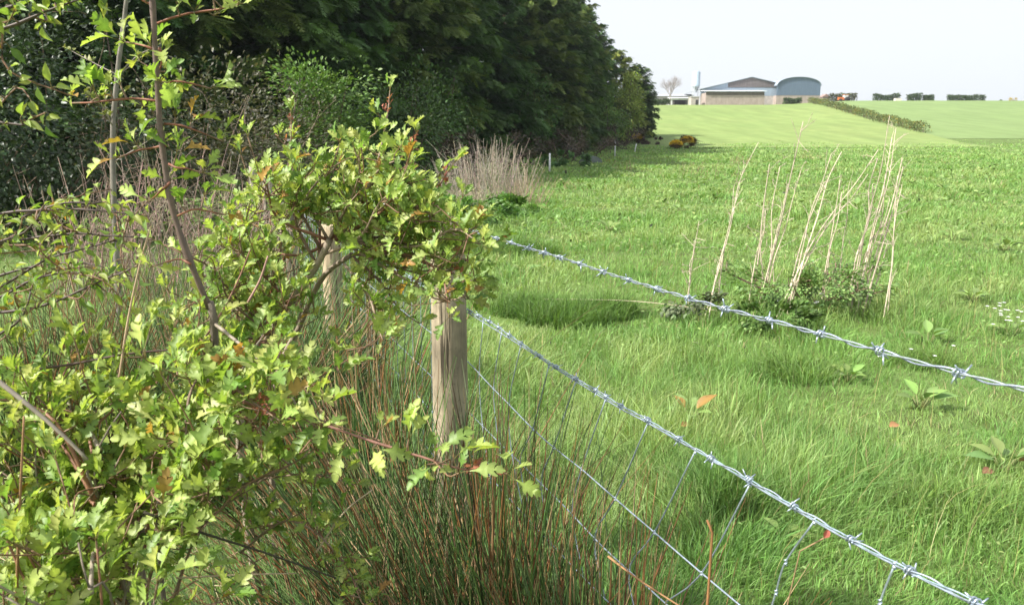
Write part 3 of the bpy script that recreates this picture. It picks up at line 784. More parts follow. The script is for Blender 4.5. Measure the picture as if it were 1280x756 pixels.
RC = [((-.10, 1.80), 640, 0.94, .20, 'tall rush clump with many rusty dry stalks at the foot of the nearer fence post', .22, (-.22, .10)),
      ((.08, 1.45), 640, .82, .20, 'rush clump in front of the netting, rusty stalks leaning towards the post', .24, (-.22, .12)),
      ((.22, 1.30), 200, .76, .13, 'short sparse rush clump by the netting farthest along from the hawthorn', .34, (-.05, .10)),
      ((-.36, 2.15), 230, .98, .20, 'tall rush clump between the two nearer fence posts', .32, (-.16, .08)),
      ((-.22, 1.25), 560, .74, .22, 'dark tangled rush clump under the sprawling hawthorn', .22, (-.30, .05)),
      ((-.62, 3.0), 300, .98, .24, 'green rush clump at the foot of the second fence post', .25, (-.1, .05)),
      ((-1.25, 3.4), 620, 1.08, .36, 'broad green rush clump behind the hornbeam twigs', .15, (.10, .05)),
      ((-1.85, 3.2), 520, 1.04, .34, 'green rush clump under the hornbeam twigs, near its trunk', .16, (.16, .05)),
      ((-1.15, 4.6), 360, 1.0, .32, 'rush clump behind the third fence post from the gap', .2, (.1, 0)),
      ((-2.3, 4.4), 300, .80, .35, 'rush clump out on the verge in front of the dark ivy shrub', .2, (.15, 0)),
      ((-.45, .95), 280, .55, .25, 'low dark rush clump below the lowest hawthorn sprays', .3, (-.1, .1)),
      ((-.42, 1.42), 560, .74, .25, 'very dark rush clump leaning behind the lowest hawthorn sprays', .25, (-.28, .05))]
for i, (xy, n, h, r, lab, br, ln) in enumerate(RC): rush_clump(xy, n, h, r, lab, 900 + i, br, ln, .0025 if xy[1] < 2.5 else .0032)
# single rush stalks standing against the netting
def single(name, label, cat, line, r, col, group=None, mat='straw'):
    O = np.array(line[0]); o_ = MB(); s = smooth_line(np.array(line), 14)
    tubes(o_, rel(s, O)[None], np.linspace(r, r * .6, 14)[None], np.array(col), 6)
    o = o_.build(name, M[mat]); o.location = tuple(O); return tag(o, label, cat, group)
single('dry_rush_stalk', 'thick brown broken rush stalk standing against the netting near a barb', 'rush stalk', [on_ground(.27, 1.10), P(887, 720, 1.12), P(884, 650, 1.12)], .0032, (.26, .13, .055))
single('bent_rush_stalk', 'fallen brown rush stalk slanting low across the netting', 'rush stalk', [P(760, 695, 1.2), P(800, 725, 1.15), P(870, 770, 1.1)], .002, (.30, .17, .08))

# leaf litter and dead canes on the verge
mb = MB(); rg = np.random.default_rng(33); n = 900
y = rg.uniform(.7, 4.5, n); x = rg.uniform(-2.4, .3, n); k = fence_side(x, y) < -.05; x, y = x[k], y[k]; n = len(x)
b = np.stack([x, y, gz(x, y) + rg.uniform(.02, .30, n)], 1); d = rg.normal(0, 1, (n, 3)); d[:, 2] *= .35; d = nrm(d) * rg.uniform(.15, .5, (n, 1))
tubes(mb, np.stack([b, b + d * .5 + rg.normal(0, .01, (n, 3)), b + d], 1), np.array([[.0015, .0014, .001]]), np.array([(.30, .22, .13), (.38, .30, .19), (.16, .10, .06)])[rg.integers(0, 3, n)], 4, False)
stuff(mb.build('dead_stalk_litter', M['straw']))
for i, (lab, l, r, c) in enumerate([
        ('thin tan dead stalk rising through the hornbeam twigs', [(128, 470, 1.5), (100, 390, 1.5), (80, 310, 1.5), (62, 232, 1.5)], .0022, (.34, .22, .14)),
        ('pale thin dead stalk leaning before the upright hawthorn shoot', [(148, 480, 1.25), (160, 400, 1.25), (175, 330, 1.25), (188, 284, 1.25)], .0020, (.42, .30, .20)),
        ('reddish dead stalk standing below the hornbeam twigs', [(20, 760, .95), (24, 650, .95), (30, 520, .95)], .002, (.30, .17, .09)),
        ('dark dead stalk crossing behind the upright shoot', [(245, 440, 1.4), (280, 385, 1.45), (300, 345, 1.5), (313, 312, 1.5)], .0022, (.22, .12, .08)),
        ('pinkish cane arching under the upright hawthorn', [(310, 378, 1.6), (325, 350, 1.6), (335, 320, 1.6)], .003, (.36, .22, .18)),
        ('thick black dead rush lying across the dark clump', [(180, 640, 1.05), (260, 668, 1.1), (330, 690, 1.15), (420, 722, 1.2)], .0022, (.05, .045, .03)),
        ('long straw stem lying level across the dark rushes', [(220, 722, 1.15), (300, 718, 1.2), (370, 716, 1.25)], .0016, (.42, .33, .22)),
        ('straw stem slanting up over the dark rushes', [(395, 690, 1.3), (430, 640, 1.35), (465, 612, 1.4)], .0018, (.46, .36, .24)),
        ('grey forked twig poking out of the sprawling hawthorn', [(-10, 470, 1.1), (40, 510, 1.1), (80, 545, 1.1), (110, 575, 1.1)], .0038, (.34, .29, .24)),
        ('dark twig lying along the hawthorn leaves', [(20, 465, 1.25), (90, 455, 1.28), (160, 442, 1.3), (230, 436, 1.32)], .0024, (.13, .09, .08))]):
    single('dead_stalk', lab, 'stalk', px_line(l), r, c)

# ------------------------------------------------------------------ broadleaf shrubs
def shrub(name, label, cat, base, rx, ry, h, n, leaf, col, seed, matn='shrub', group=None, z0=.08, stems=9, stemcol=(.12, .09, .07), lumps=.45, twigs=0, twigcol=(.2, .15, .1), inner=.55):
    rg = np.random.default_rng(seed); t = thing(name, label, cat, base, group)
    # lumpy volume: union of leaf clumps
    nc = max(8, int(n / 90)); cd = nrm(rg.normal(0, 1, (nc, 3))); cd[:, 2] = cd[:, 2] * .9 + .12
    rad = inner + (1 - inner) * rg.random(nc) ** .6
    cc = cd * rad[:, None] * np.array([rx, ry, h * .5]) + np.array([0, 0, h * .5])
    cc *= (1 + lumps * (vnoise(cd[:, 0] * 2.2 + 9, cd[:, 2] * 2.2 + cd[:, 1], seed)[:, None] - .5) * np.array([1, 1, .7]))
    which = rg.integers(0, nc, n); sz = min(rx, ry, h * .5) * .24
    off = rg.normal(0, 1, (n, 3)) * sz * np.array([1, 1, .75]); pos = cc[which] + off
    pos[:, 2] = np.maximum(pos[:, 2], z0 * rg.uniform(.4, 1.5, n))
    d = nrm(off + .4 * cd[which] + rg.normal(0, .5, (n, 3)) * sz)
    ax, ay, az = frames(d + np.array([0, 0, -.2]), np.array([0, 0, .8]) + rg.normal(0, .45, (n, 3)) + .5 * cd[which])
    cl = 1 + .22 * rg.normal(0, 1, nc); c = jit(col, n, .18, .06) * np.clip(cl, .5, 1.6)[which][:, None]
    m = MB(); stamp(m, LEAF_D, LEAF_DF, pos, ax, ay, az, leaf * rg.uniform(.6, 1.3, n), c)
    m.build('foliage', M[matn], t)
    w = MB()
    for k in range(stems):
        e = cc[rg.integers(0, nc)]; b = np.array([rg.normal(0, rx * .12), rg.normal(0, ry * .12), -.05])
        tubes(w, smooth_line([b, (b + e) / 2 + rg.normal(0, .06, 3) * h, e], 8)[None], np.linspace(.018, .006, 8)[None] * (h / 2) , np.array(stemcol), 5)
    for k in range(twigs):
        e = cc[rg.integers(0, nc)]; e2 = e + nrm(rg.normal(0, 1, 3) + [0, 0, .6]) * h * rg.uniform(.12, .3)
        tubes(w, smooth_line([e * .6, e, e2], 6)[None], np.linspace(.007, .003, 6)[None] * max(1, h / 2.5), np.array(twigcol) * rg.uniform(.6, 1.3), 4, False)
    w.build('branches', M['bark'], t)
    return t

DK = (.042, .070, .024)
shrub('ivy_shrub', 'big dark ivy covered shrub with glossy leaves behind the upright shoot', 'shrub', at_px(70, 12), 2.2, 1.6, 3.3, 9000, .085, DK, 1, 'gloss', twigs=20)
shrub('ivy_shrub', 'dark glossy shrub at the hedge end beyond the hornbeam trunk', 'shrub', at_px(-60, 11), 1.6, 1.4, 3.4, 5500, .085, (.026, .05, .02), 2, 'gloss', twigs=10)
shrub('bramble_thicket', 'dull olive bramble thicket with grey canes between ivy and bright bush', 'bramble', at_px(240, 13), 1.7, 1.3, 2.3, 6000, .075, (.085, .085, .050), 3, 'shrub', twigs=70, twigcol=(.30, .22, .17))
shrub('bramble_thicket', 'dark bramble thicket tucked beside the bright green bush', 'bramble', at_px(330, 15), 1.5, 1.2, 2.1, 5000, .075, (.085, .088, .050), 4, 'shrub', twigs=60, twigcol=(.32, .24, .19))
shrub('green_bush', 'bright green bushy shrub standing in front of the dark conifers', 'bush', at_px(408, 16.5), .86, .9, 3.1, 9000, .085, (.120, .205, .050), 5, 'shrub', lumps=.8, inner=.3)
shrub('elder_bush', 'dim green shrub under the conifers beyond the bright bush', 'bush', at_px(500, 24), 1.7, 1.6, 3.0, 5000, .11, (.060, .110, .030), 6, 'shrub')
shrub('low_shrub', 'yellowish low shrub behind the third fence post', 'bush', at_px(325, 9), .8, .7, 1.0, 3000, .055, (.10, .16, .035), 7, 'shrub')
shrub('nettle_patch', 'fresh green nettle patch in front of the pale dead stems', 'nettles', at_px(560, 14), 1.3, .9, .55, 3600, .075, (.13, .25, .06), 8, 'shrub', stems=14)
shrub('nettle_patch', 'small green nettle patch beside the pale dead stems', 'nettles', at_px(645, 16), .8, .6, .36, 1800, .08, (.13, .24, .06), 9, 'shrub', stems=8)
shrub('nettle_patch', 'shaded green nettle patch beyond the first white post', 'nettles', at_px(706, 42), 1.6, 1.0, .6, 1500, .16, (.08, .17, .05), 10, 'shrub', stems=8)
for i, (px, Y, w, h, lab) in enumerate([(735, 56, 2.6, 2.0, 'brown bramble tangle under the conifers between the white posts'), (700, 50, 2.2, 1.6, 'brown bramble tangle behind the first white post'),
                                        (776, 72, 2.4, 1.9, 'brown bramble tangle behind the second white post'), (600, 34, 2.4, 1.9, 'grey brown bramble tangle behind the pale dead stems'),
                                        (540, 26, 1.8, 1.5, 'brown bramble tangle between upright hawthorn and pale stems')]):
    shrub('bramble_tangle', lab, 'bramble', at_px(px, Y), w, 1.2, h, 1100, .14, (.075, .062, .040), 20 + i, 'shrub', twigs=220, twigcol=(.30, .22, .18), group='bramble tangles under the conifers')
# gorse
def gorse(px, Y, w, h, lab, seed):
    t = shrub('gorse_bush', lab, 'gorse', at_px(px, Y), w, w * .8, h, 1500, .14, (.12, .085, .03), seed, 'shrub', group='gorse bushes in flower')
    rg = np.random.default_rng(seed); n = 1300; d = nrm(rg.normal(0, 1, (n, 3))); d[:, 2] = np.abs(d[:, 2])
    pos = d * np.array([w, w * .8, h * .5]) * rg.uniform(.85, 1.12, (n, 1)) + [0, 0, h * .5]
    ax, ay, az = frames(d, rg.normal(0, 1, (n, 3))); m = MB()
    stamp(m, LEAF_D, LEAF_DF, pos, ax, ay, az, .16, jit((.80, .55, .05), n, .2)); m.build('flowers', M['shrub'], t)
gorse(859, 75, .60, .95, 'larger gorse bush in yellow flower at the far edge of the pasture', 61)
gorse(845, 74, .46, .65, 'smaller gorse bush beside the larger one at the pasture edge', 62)
gorse(797, 86, .5, .9, 'small gorse bush in flower under the last dark tree', 63)
shrub('heather_scrub', 'low dark reddish scrub at the end of the tree row', 'shrub', at_px(815, 83), 1.6, 1, .7, 900, .16, (.06, .035, .025), 64, 'shrub', twigs=30)

# pale dead willowherb stand
def dead_stand(name, label, base, rx, ry, h, n, seed, col=(.46, .37, .28), r=.006, lean=(0, 0), cat='dead stems', group=None):
    rg = np.random.default_rng(seed); t = thing(name, label, cat, base, group)
    b = np.stack([rg.uniform(-rx, rx, n), rg.uniform(-ry, ry, n), np.full(n, -.05)], 1)
    b[:, 0] *= 1; hh = h * rg.uniform(.45, 1.05, n) * (1 - .35 * (b[:, 0] / rx) ** 2)
    d = np.stack([rg.normal(lean[0], .30, n), rg.normal(lean[1], .25, n), np.ones(n)], 1)
    tip = b + d * hh[:, None]; mid = (b + tip) / 2 + rg.normal(0, .06, (n, 3))
    m = MB(); tubes(m, np.stack([b, mid, tip], 1), np.array([[r, r * .8, r * .4]]), jit(col, n, .2), 4, False)
    k = n * 6; w = rg.integers(0, n, k); f = rg.uniform(.4, .95, (k, 1)); s = b[w] * (1 - f) + tip[w] * f
    e = s + nrm(rg.normal(0, 1, (k, 3)) + [0, 0, .7]) * rg.uniform(.06, .2, (k, 1)) * h / 1.5
    m2 = MB(); tubes(m2, np.stack([s, e], 1), np.array([[r * .4, r * .25]]), jit(np.array(col) * .95, k, .2), 3, False)
    m.build('stalks', M['straw'], t); stuff(m2.build('side_shoots', M['straw'], t))
    return t
dead_stand('willowherb_stand', 'pale stand of dead willowherb stems in front of the conifers', at_px(610, 19), .95, .7, 1.6, 260, 71, r=.0065, lean=(-.10, 0), col=(.42, .36, .29))
dead_stand('willowherb_stand', 'sparse thin dead stems sticking up at the near side of the pale stand', at_px(655, 18.5), .45, .5, 1.0, 60, 72, r=.005, lean=(.05, 0), col=(.42, .32, .22))
dead_stand('bramble_canes', 'tangle of grey brown dead canes behind the upright hawthorn shoot', at_px(215, 8), 1.0, .7, 1.55, 200, 73, r=.006, col=(.33, .25, .20), lean=(.12, 0), cat='dead canes')
dead_stand('bramble_canes', 'thin brown dead canes between hawthorn and the bright green bush', at_px(320, 9.5), .7, .6, 1.2, 110, 74, r=.005, col=(.30, .23, .17), lean=(-.1, 0), cat='dead canes')
dead_stand('dead_grass_clump', 'beige dead grass clump at the foot of the pale stem stand', at_px(566, 17), .7, .5, .8, 160, 75, r=.004, col=(.46, .40, .26), cat='dead grass')
for i, (px, py, h, n, lab) in enumerate([(780, 214, .7, 14, 'small brown dead dock with seed heads beyond the white posts'), (876, 222, .8, 20, 'sparse brown dead stems in the middle of the pasture'),
                                 (925, 205, .8, 24, 'wispy brown dead stems before the mown field'), (1010, 200, .7, 24, 'faint dead stems behind the stalk clump'), (700, 236, .5, 10, 'thin dead stems in the pasture by the tree shade')]):
    b = G(px, py); dead_stand('dead_weed', lab, b, .5 + i % 2 * .8, .5, h, n, 80 + i, col=(.36, .25, .16), r=.006, cat='dead weed', group='dead weeds dotted over the pasture')

# grey sapling
O = at_px(150, 6.2); sap = thing('ash_sapling', 'slender grey barked sapling standing before the ivy shrub', 'sapling', O)
m = MB(); line = np.array([O, P(141, 200, 6.2), P(146, 100, 6.2), P(158, 0, 6.2), P(166, -120, 6.2)]); s = smooth_line(line, 30)
tubes(m, rel(s, O)[None], np.linspace(.027, .013, 30)[None], np.array((.21, .19, .16)), 8); m.build('trunk', M['bark'], sap)
m = MB(); lv = MB(); st = MB(); rg = np.random.default_rng(5)
for k in range(16):
    i = rg.integers(12, 30); d = nrm(rg.normal(0, 1, 3) * [1, 1, .3] + [0, 0, .7]); e = s[i] + d * rg.uniform(.25, .6)
    q = smooth_line([s[i], (s[i] + e) / 2 + rg.normal(0, .03, 3), e], 8); tubes(m, rel(q, O)[None], np.linspace(.006, .002, 8)[None], np.array((.26, .22, .18)), 5)
    leafy(rg, lv, st, rel(q[3:], O), np.repeat(d[None], 5, 0), 3, .05, OVA, lambda n, r: jit((.20, .22, .06), n, .15))
m.build('branches', M['twig'], sap); lv.build('foliage', M['shrub'], sap); 

# ------------------------------------------------------------------ conifers
def spray_template():
    V, Fq = [], []
    def leafl(p, d, ln, w):
        i = len(V); d = np.array(d); sd = np.array([-d[1], d[0], 0]); p = np.array(p)
        V.extend([p, p + d * ln * .45 + sd * w + [0, 0, -.03], p + d * ln + [0, 0, -.10 * ln], p + d * ln * .45 - sd * w + [0, 0, -.03]]); Fq.append((i, i + 1, i + 2, i + 3))
    for k, t in enumerate(np.linspace(.05, .85, 6)):
        ln = .42 * (1 - .55 * t)
        for sgn in (-1, 1):
            a = sgn * (.95 - .25 * t); leafl((0, t, -.18 * t * t), (math.sin(a), math.cos(a), 0), ln, .055)
    leafl((0, .75, -.10), (0, 1, 0), .35, .06); leafl((0, .0, 0), (0, 1, 0), .55, .05)
    return np.array(V), [np.array(Fq)]
SPV, SPF = spray_template()
def conifer(H, Rd, seed, col, tipcol, nb=430, zmin=1.0, spray=.78):
    rg = np.random.default_rng(seed)
    root = thing('conifer_tree', 'x', 'conifer', (0, 0, 0), 'row of dark conifers along the field edge')
    m = MB(); tubes(m, np.stack([np.zeros(12), np.zeros(12), np.linspace(-.2, H * .97, 12)], 1)[None], np.linspace(.24, .03, 12)[None] * H / 14, np.array((.11, .075, .055)), 9)
    m.build('trunk', M['bark'], root)
    wood, fol = MB(), MB()
    zs = zmin + (H - zmin) * (np.arange(nb) / nb) ** 1.05; az = np.arange(nb) * 2.399 + rg.normal(0, .3, nb)
    for z, a in zip(zs, az):
        t = z / H; L = Rd * (1 - t ** 2.4) ** .8 * (.80 + .2 * min(1, t / .12)) * rg.uniform(.66, 1.22) + .15
        up = .02 + .55 * t + rg.normal(0, .16)
        d = np.array([math.cos(a), math.sin(a), 0.0]); s = np.linspace(0, 1, 8)[:, None]
        pts = np.array([0, 0, z]) + d * L * s + np.array([0, 0, 1.0]) * L * (up * s - .42 * (1 - t * .8) * s ** 2 + .10 * s ** 4)
        tubes(wood, pts[None], np.linspace(.022, .005, 8)[None] * (1.3 - t), np.array((.06, .045, .033)), 4, False)
        n = max(6, int(L * 17)); f = rg.uniform(.28, 1.0, n) ** .75; i = np.minimum((f * 7).astype(int), 6); fr = (f * 7 - i)[:, None]
        pos = pts[i] * (1 - fr) + pts[i + 1] * fr
        sgn = rg.choice([-1, 1], n); an = a + sgn * rg.uniform(.15, 1.05, n)
        dd = np.stack([np.cos(an), np.sin(an), rg.normal(-.45, .30, n)], 1)
        ax, ay, az_ = frames(dd, np.array([0, 0, 1.0]) + rg.normal(0, .35, (n, 3)))
        sc = spray * rg.uniform(.6, 1.25, n) * (1 - .35 * t)
        mixf = np.clip((f - .70) * 2.4 + rg.normal(0, .15, n), 0, 1)[:, None]  # outer sprays coloured lighter: sunlit tips put into the foliage colour
        c = (np.array(col) * (1 - mixf) + np.array(tipcol) * mixf) * (1 + rg.normal(0, .13, (n, 1))) * rg.uniform(.8, 1.2)
        stamp(fol, SPV, SPF, pos, ax, ay, az_, sc, np.clip(c, .004, .5))
    fo = fol.build('crown', M['conifer'], root)
    wood.build('limbs', M['bark'], fo)
    return root
DC, DT = (.050, .110, .030), (.130, .215, .050)
protos = [conifer(16.5, 4.5, 301, DC, DT), conifer(15.5, 4.2, 302, (.046, .105, .034), (.110, .205, .052)), conifer(17.0, 4.8, 303, (.056, .110, .028), (.190, .240, .055))]
ROW = [  # px of base, distance, scale, variant, label
    (-60, 21, .95, 0, 'tall dark conifer at the start of the row behind the hornbeam'), (60, 24, 1.0, 1, 'tall dark conifer rising behind the ivy shrub'),
    (185, 28, 1.0, 2, 'tall dark conifer behind the upright hawthorn shoot'), (290, 32, 1.02, 0, 'tall dark conifer behind the olive bramble thicket'),
    (375, 36.5, 1.0, 1, 'tall dark conifer just behind the bright green bush'), (452, 42, 1.05, 2, 'tall conifer between bright bush and dim green shrub'),
    (520, 48, 1.05, 0, 'tall conifer above the dim green shrub'), (580, 55, 1.03, 1, 'tall conifer above the pale dead stem stand'),
    (632, 62, 1.08, 2, 'tall conifer just past the pale dead stem stand'), (676, 70, 1.06, 0, 'tall conifer behind the first white post'),
    (690, 78, .98, 2, 'last full height conifer with yellowish top against the sky'), (727, 85, .86, 1, 'medium conifer stepping down behind the last full height one')]
for i, (px, Y, sc, v, lab) in enumerate(ROW):
    r = protos[v] if all(q[3] != v for q in ROW[:i]) else copy_tree(protos[v])
    b = at_px(px, Y); r.location = tuple(b); r.rotation_euler = (0, 0, i * 1.7); r.scale = (sc, sc, sc); r['label'] = lab
# a second rank of trees, added behind to keep the row dark
for i, (px, Y, sc, v, lab) in enumerate([(120, 31, .95, 1, 'added conifer of the rear rank seen dimly past the upright shoot'), (330, 40, 1.0, 2, 'added conifer of the rear rank above the dark bramble thicket'),
                                         (-40, 27, 1.0, 2, 'added conifer of the rear rank behind the hornbeam trunk'), (490, 52, 1.0, 1, 'added conifer of the rear rank above the bright bush')]):
    r = copy_tree(protos[v]); r.location = tuple(at_px(px, Y) + [-2.5, 2, 0]); r.rotation_euler = (0, 0, 2 + i * 2.1); r.scale = (sc,) * 3; r['label'] = lab
t = conifer(9.6, 3.0, 304, (.075, .120, .026), (.240, .270, .050), 230, .5); t.location = tuple(at_px(768, 90)); t['label'] = 'smaller conifer with yellow green crown near the end of the row'
t = conifer(8.2, 2.3, 305, (.045, .085, .028), (.085, .140, .040), 200, .3); t.location = tuple(at_px(794, 96)); t['label'] = 'shortest dark conifer at the very end of the row'
shrub('young_larch', 'yellow green young tree standing before the shortest dark conifer at the row end', 'tree', at_px(781, 83), 1.7, 1.5, 6.6, 4200, .22, (.24, .30, .06), 69, 'shrub')
shrub('young_larch', 'light green young tree in the gap near the end of the row', 'tree', at_px(757, 76), 2.0, 1.6, 5.0, 3000, .22, (.13, .23, .05), 65, 'shrub')
shrub('young_larch', 'mid green leafy young tree below the tall conifers by the first white post', 'tree', at_px(655, 57), 2.4, 1.6, 5.5, 4000, .2, (.08, .16, .04), 66, 'shrub')
shrub('young_larch', 'mid green leafy young tree over the dim green shrub', 'tree', at_px(535, 40), 2.0, 1.6, 5.5, 4000, .17, (.08, .16, .04), 67, 'shrub')

# grey boulder under the row
m = MB(); a = np.linspace(0, 2 * np.pi, 18, endpoint=False); rows = []
for k, e in enumerate(np.linspace(0, 1, 8)):
    rr = math.cos(e * math.pi / 2) * (1 + .12 * np.sin(3 * a + e) + .06 * np.sin(5 * a + 4 * e)) ; rows.append(np.stack([.7 * rr * np.cos(a), .5 * rr * np.sin(a), np.full(18, .6 * math.sin(e * math.pi / 2) - .1)], 1))
V = np.concatenate(rows); i = np.arange(7)[:, None] * 18; j = np.arange(18)[None]; j2 = (j + 1) % 18
m.add(V, np.stack([i + j, i + j2, i + 18 + j2, i + 18 + j], -1).reshape(-1, 4), (.10, .12, .10))  # base colour darkened to stand in for the tree shade
o = m.build('boulder', M['rock']); o.location = tuple(at_px(738, 47)); tag(o, 'grey green rounded boulder among brambles under the conifers', 'boulder')

# white electric fence posts
for px, pyb, pyt, lean, lab in [(687, 215, 193, 0, 'white plastic electric fence post at the edge of the tree shade'), (768.5, 196, 177.5, 0, 'white plastic electric fence post farther along the tree shade'),
                                (793, 190.5, 180.5, .22, 'short leaning white electric fence post near the end of the tree row')]:
    b = G(px, pyb); h = (pyb - pyt) / 1000 * b[1] * 1.02
    t = thing('electric_fence_post', lab, 'fence post', b, 'white electric fence posts'); m = MB()
    tubes(m, np.array([[0, 0, -.2], [lean * h * .5, 0, h * .5], [lean * h, 0, h]])[None], np.array([[.045, .045, .04]]), np.array((.80, .80, .80)), 8); m.build('shaft', M['plastic'], t)
    m = MB()
    for f in (.35, .6, .85):
        m2 = np.array([[lean * h * f, -.02, h * f], [lean * h * f + .03, -.07, h * f + .02]]); tubes(m, m2[None], .012, np.array((.8, .8, .8)), 5)
    m.build('wire_clips', M['plastic'], t)

# ------------------------------------------------------------------ plants standing in the pasture
STK = [  # plant label, [(base px,py -> tip px,py)...]
    ('pair of pale dead stalks standing apart beside the bramble patch', [((893, 345), (948, 178)), ((901, 355), (917, 235)), ((895, 350), (925, 232))]),
    ('tall pale dead stalks with one long bent tip over the mown field', [((942, 375), (962, 205)), ((948, 385), (1004, 152)), ((955, 380), (975, 208)), ((940, 350), (955, 260)), ((968, 330), (1001, 214)), ((946, 390), (985, 230)), ((952, 345), (957, 262)), ((972, 400), (966, 330))]),
    ('leaning pale dead stalks rising from the middle of the bramble patch', [((1002, 312), (1039, 193)), ((1006, 315), (1052, 190)), ((1012, 310), (1098, 187)), ((1014, 316), (1085, 218)), ((1000, 312), (1030, 228))]),
    ('thin dead stalks with drooping dry heads beside the thick bundle', [((1031, 355), (1052, 240)), ((1048, 340), (1060, 240)), ((1036, 400), (1041, 338)), ((1031, 350), (1050, 225))]),
    ('thickest bundle of pale dead stalks with the tallest tips', [((1068, 370), (1112, 145)), ((1073, 380), (1120, 160)), ((1079, 372), (1128, 198)), ((1070, 325), (1097, 198)), ((1076, 345), (1112, 250)), ((1083, 395), (1110, 300)), ((1086, 360), (1129, 208)), ((1071, 340), (1091, 230)), ((1080, 390), (1106, 230)), ((1074, 372), (1115, 172))]),
    ('lone pale dead stalk at the edge of the bramble patch', [((1111, 388), (1122, 220)), ((1113, 330), (1127, 235))]),
    ('short grey dead stalk standing apart in the grass', [((863, 362), (874, 276)), ((861, 352), (868, 300))])]
for i, (lab, sts) in enumerate(STK):
    Y = 6.9 + .12 * ((i * 3) % 5 - 2); b0 = P(sts[0][0][0], sts[0][0][1], Y); O = on_ground(b0[0], Y)
    t = thing('dead_stalk_plant', lab, 'dead stalks', O, 'dead stalks standing in the bramble patch'); rg = np.random.default_rng(140 + i)
    for (b, e) in sts:
        p0 = P(b[0], b[1], Y + rg.uniform(-.12, .12)); p1 = P(e[0], e[1], Y + rg.uniform(-.2, .2))
        bb = p0 + (p0 - p1) * ((p0[2] - float(gz(p0[0], p0[1])) + .03) / max(.1, (p1 - p0)[2])) * .6; bb[2] = min(bb[2], float(gz(bb[0], bb[1])))
        m = MB(); dry = np.array((.54, .455, .35)) * rg.uniform(.8, 1.2)
        s = smooth_line([bb, p0 + rg.normal(0, .008, 3), p0 * .6 + p1 * .4 + rg.normal(0, .013, 3), p0 * .3 + p1 * .7 + rg.normal(0, .015, 3), p1], 22)
        tubes(m, rel(s, O)[None], (np.linspace(.0074, .0028, 22) * rg.uniform(.7, 1.25) * (1 + .18 * (np.arange(22) % 4 == 0)))[None], dry, 6)
        for k in range(8):
            j = rg.integers(5, 22); dn = nrm(rg.normal(0, .8, 3) + (s[-1] - s[0]) * .9); e2 = s[j] + dn * rg.uniform(.04, .20); e1 = (s[j] + e2) / 2 + rg.normal(0, .01, 3)
            tubes(m, rel(np.stack([s[j], e1, e2]), O)[None], np.array([[.0026, .002, .0012]]), dry * rg.uniform(.75, 1.05), 4, False)
            for q in range(3):
                e3 = e2 - (e2 - e1) * rg.uniform(0, .6) ; tubes(m, rel(np.stack([e3, e3 + nrm(rg.normal(0, 1, 3) + [0, 0, .4]) * rg.uniform(.012, .035)]), O)[None], np.array([[.0022, .001]]), dry * .8, 3, False)
        m.build('dead_stalk', M['straw'], t)
bx = P(1015, 385, 6.9)
shrub('bramble_patch', 'dark green bramble and nettle patch at the foot of the pale dead stalks', 'bramble', on_ground(bx[0], 6.95), 0.80, .5, .44, 4200, .036, (.190, .300, .095), 150, 'shrub', lumps=.9, inner=.2, twigs=70, stems=12, twigcol=(.30, .20, .15))
shrub('bramble_patch', 'low green weedy patch between the dead stalks and the top wire', 'bramble', on_ground(P(965, 410, 6.2)[0], 6.2), .38, .35, .26, 1300, .04, (.085, .150, .035), 151, 'shrub', stems=6)
shrub('thistle_clump', 'low grey green thistle beside the pair of dead stalks', 'thistle', on_ground(P(868, 370, 6.6)[0], 6.6), .28, .25, .28, 600, .045, (.12, .15, .08), 152, 'shrub', stems=5)

def tussock(px, py, r, h, n, label, seed, col=(.060, .125, .026)):
    b = G(px, py); rg = np.random.default_rng(seed); m = MB()
    a = rg.uniform(0, 6.28, n); rr = r * np.sqrt(rg.random(n)); x = b[0] + rr * np.cos(a); y = b[1] + rr * np.sin(a) * .8
    hh = 1.1 * h * rg.uniform(.5, 1.2, n) * (1 - .35 * (rr / r) ** 2)
    pts0 = MB(); blades(pts0, x, y, rg, hh, np.full(n, max(.0022, b[1] * .0004)), jit(np.array(col) * 1.2, n, .25), 5, .65)
    v = pts0.v[0] - b.astype(np.float32); pts0.v[0] = v
    o = pts0.build('grass_tussock', M['grass']); o.location = tuple(b); return tag(o, label, 'tussock', 'grass tussocks in the pasture')
for i, q in enumerate([(705, 402, .38, .27, 2600, 'large dark grass tussock beyond the second barbed strand', (.105, .190, .045)), (655, 392, .30, .26, 1500, 'smaller dark tussock beside the large one, close to the post', (.105, .190, .045)),
                       (760, 396, .26, .28, 1300, 'dark tussock beside the fallen pale stem', (.11, .195, .045)), (905, 640, .16, .26, 1300, 'deep green grass tussock seen through the netting', (.10, .19, .045)),
                       (990, 470, .3, .2, 1200, 'grass tussock under the topmost wire', (.14, .23, .06)), (1150, 455, .25, .16, 900, 'grass tussock with broad weeds beyond the topmost wire', (.14, .23, .06)),
                       (640, 318, .6, .32, 1600, 'dark grass tussock where the topmost wire meets the hawthorn', (.105, .190, .045)), (1180, 640, .25, .16, 1200, 'grass tussock in the corner below the second strand', (.15, .24, .06))]):
    tussock(q[0], q[1], q[2], q[3], q[4], q[5], 160 + i, q[6])

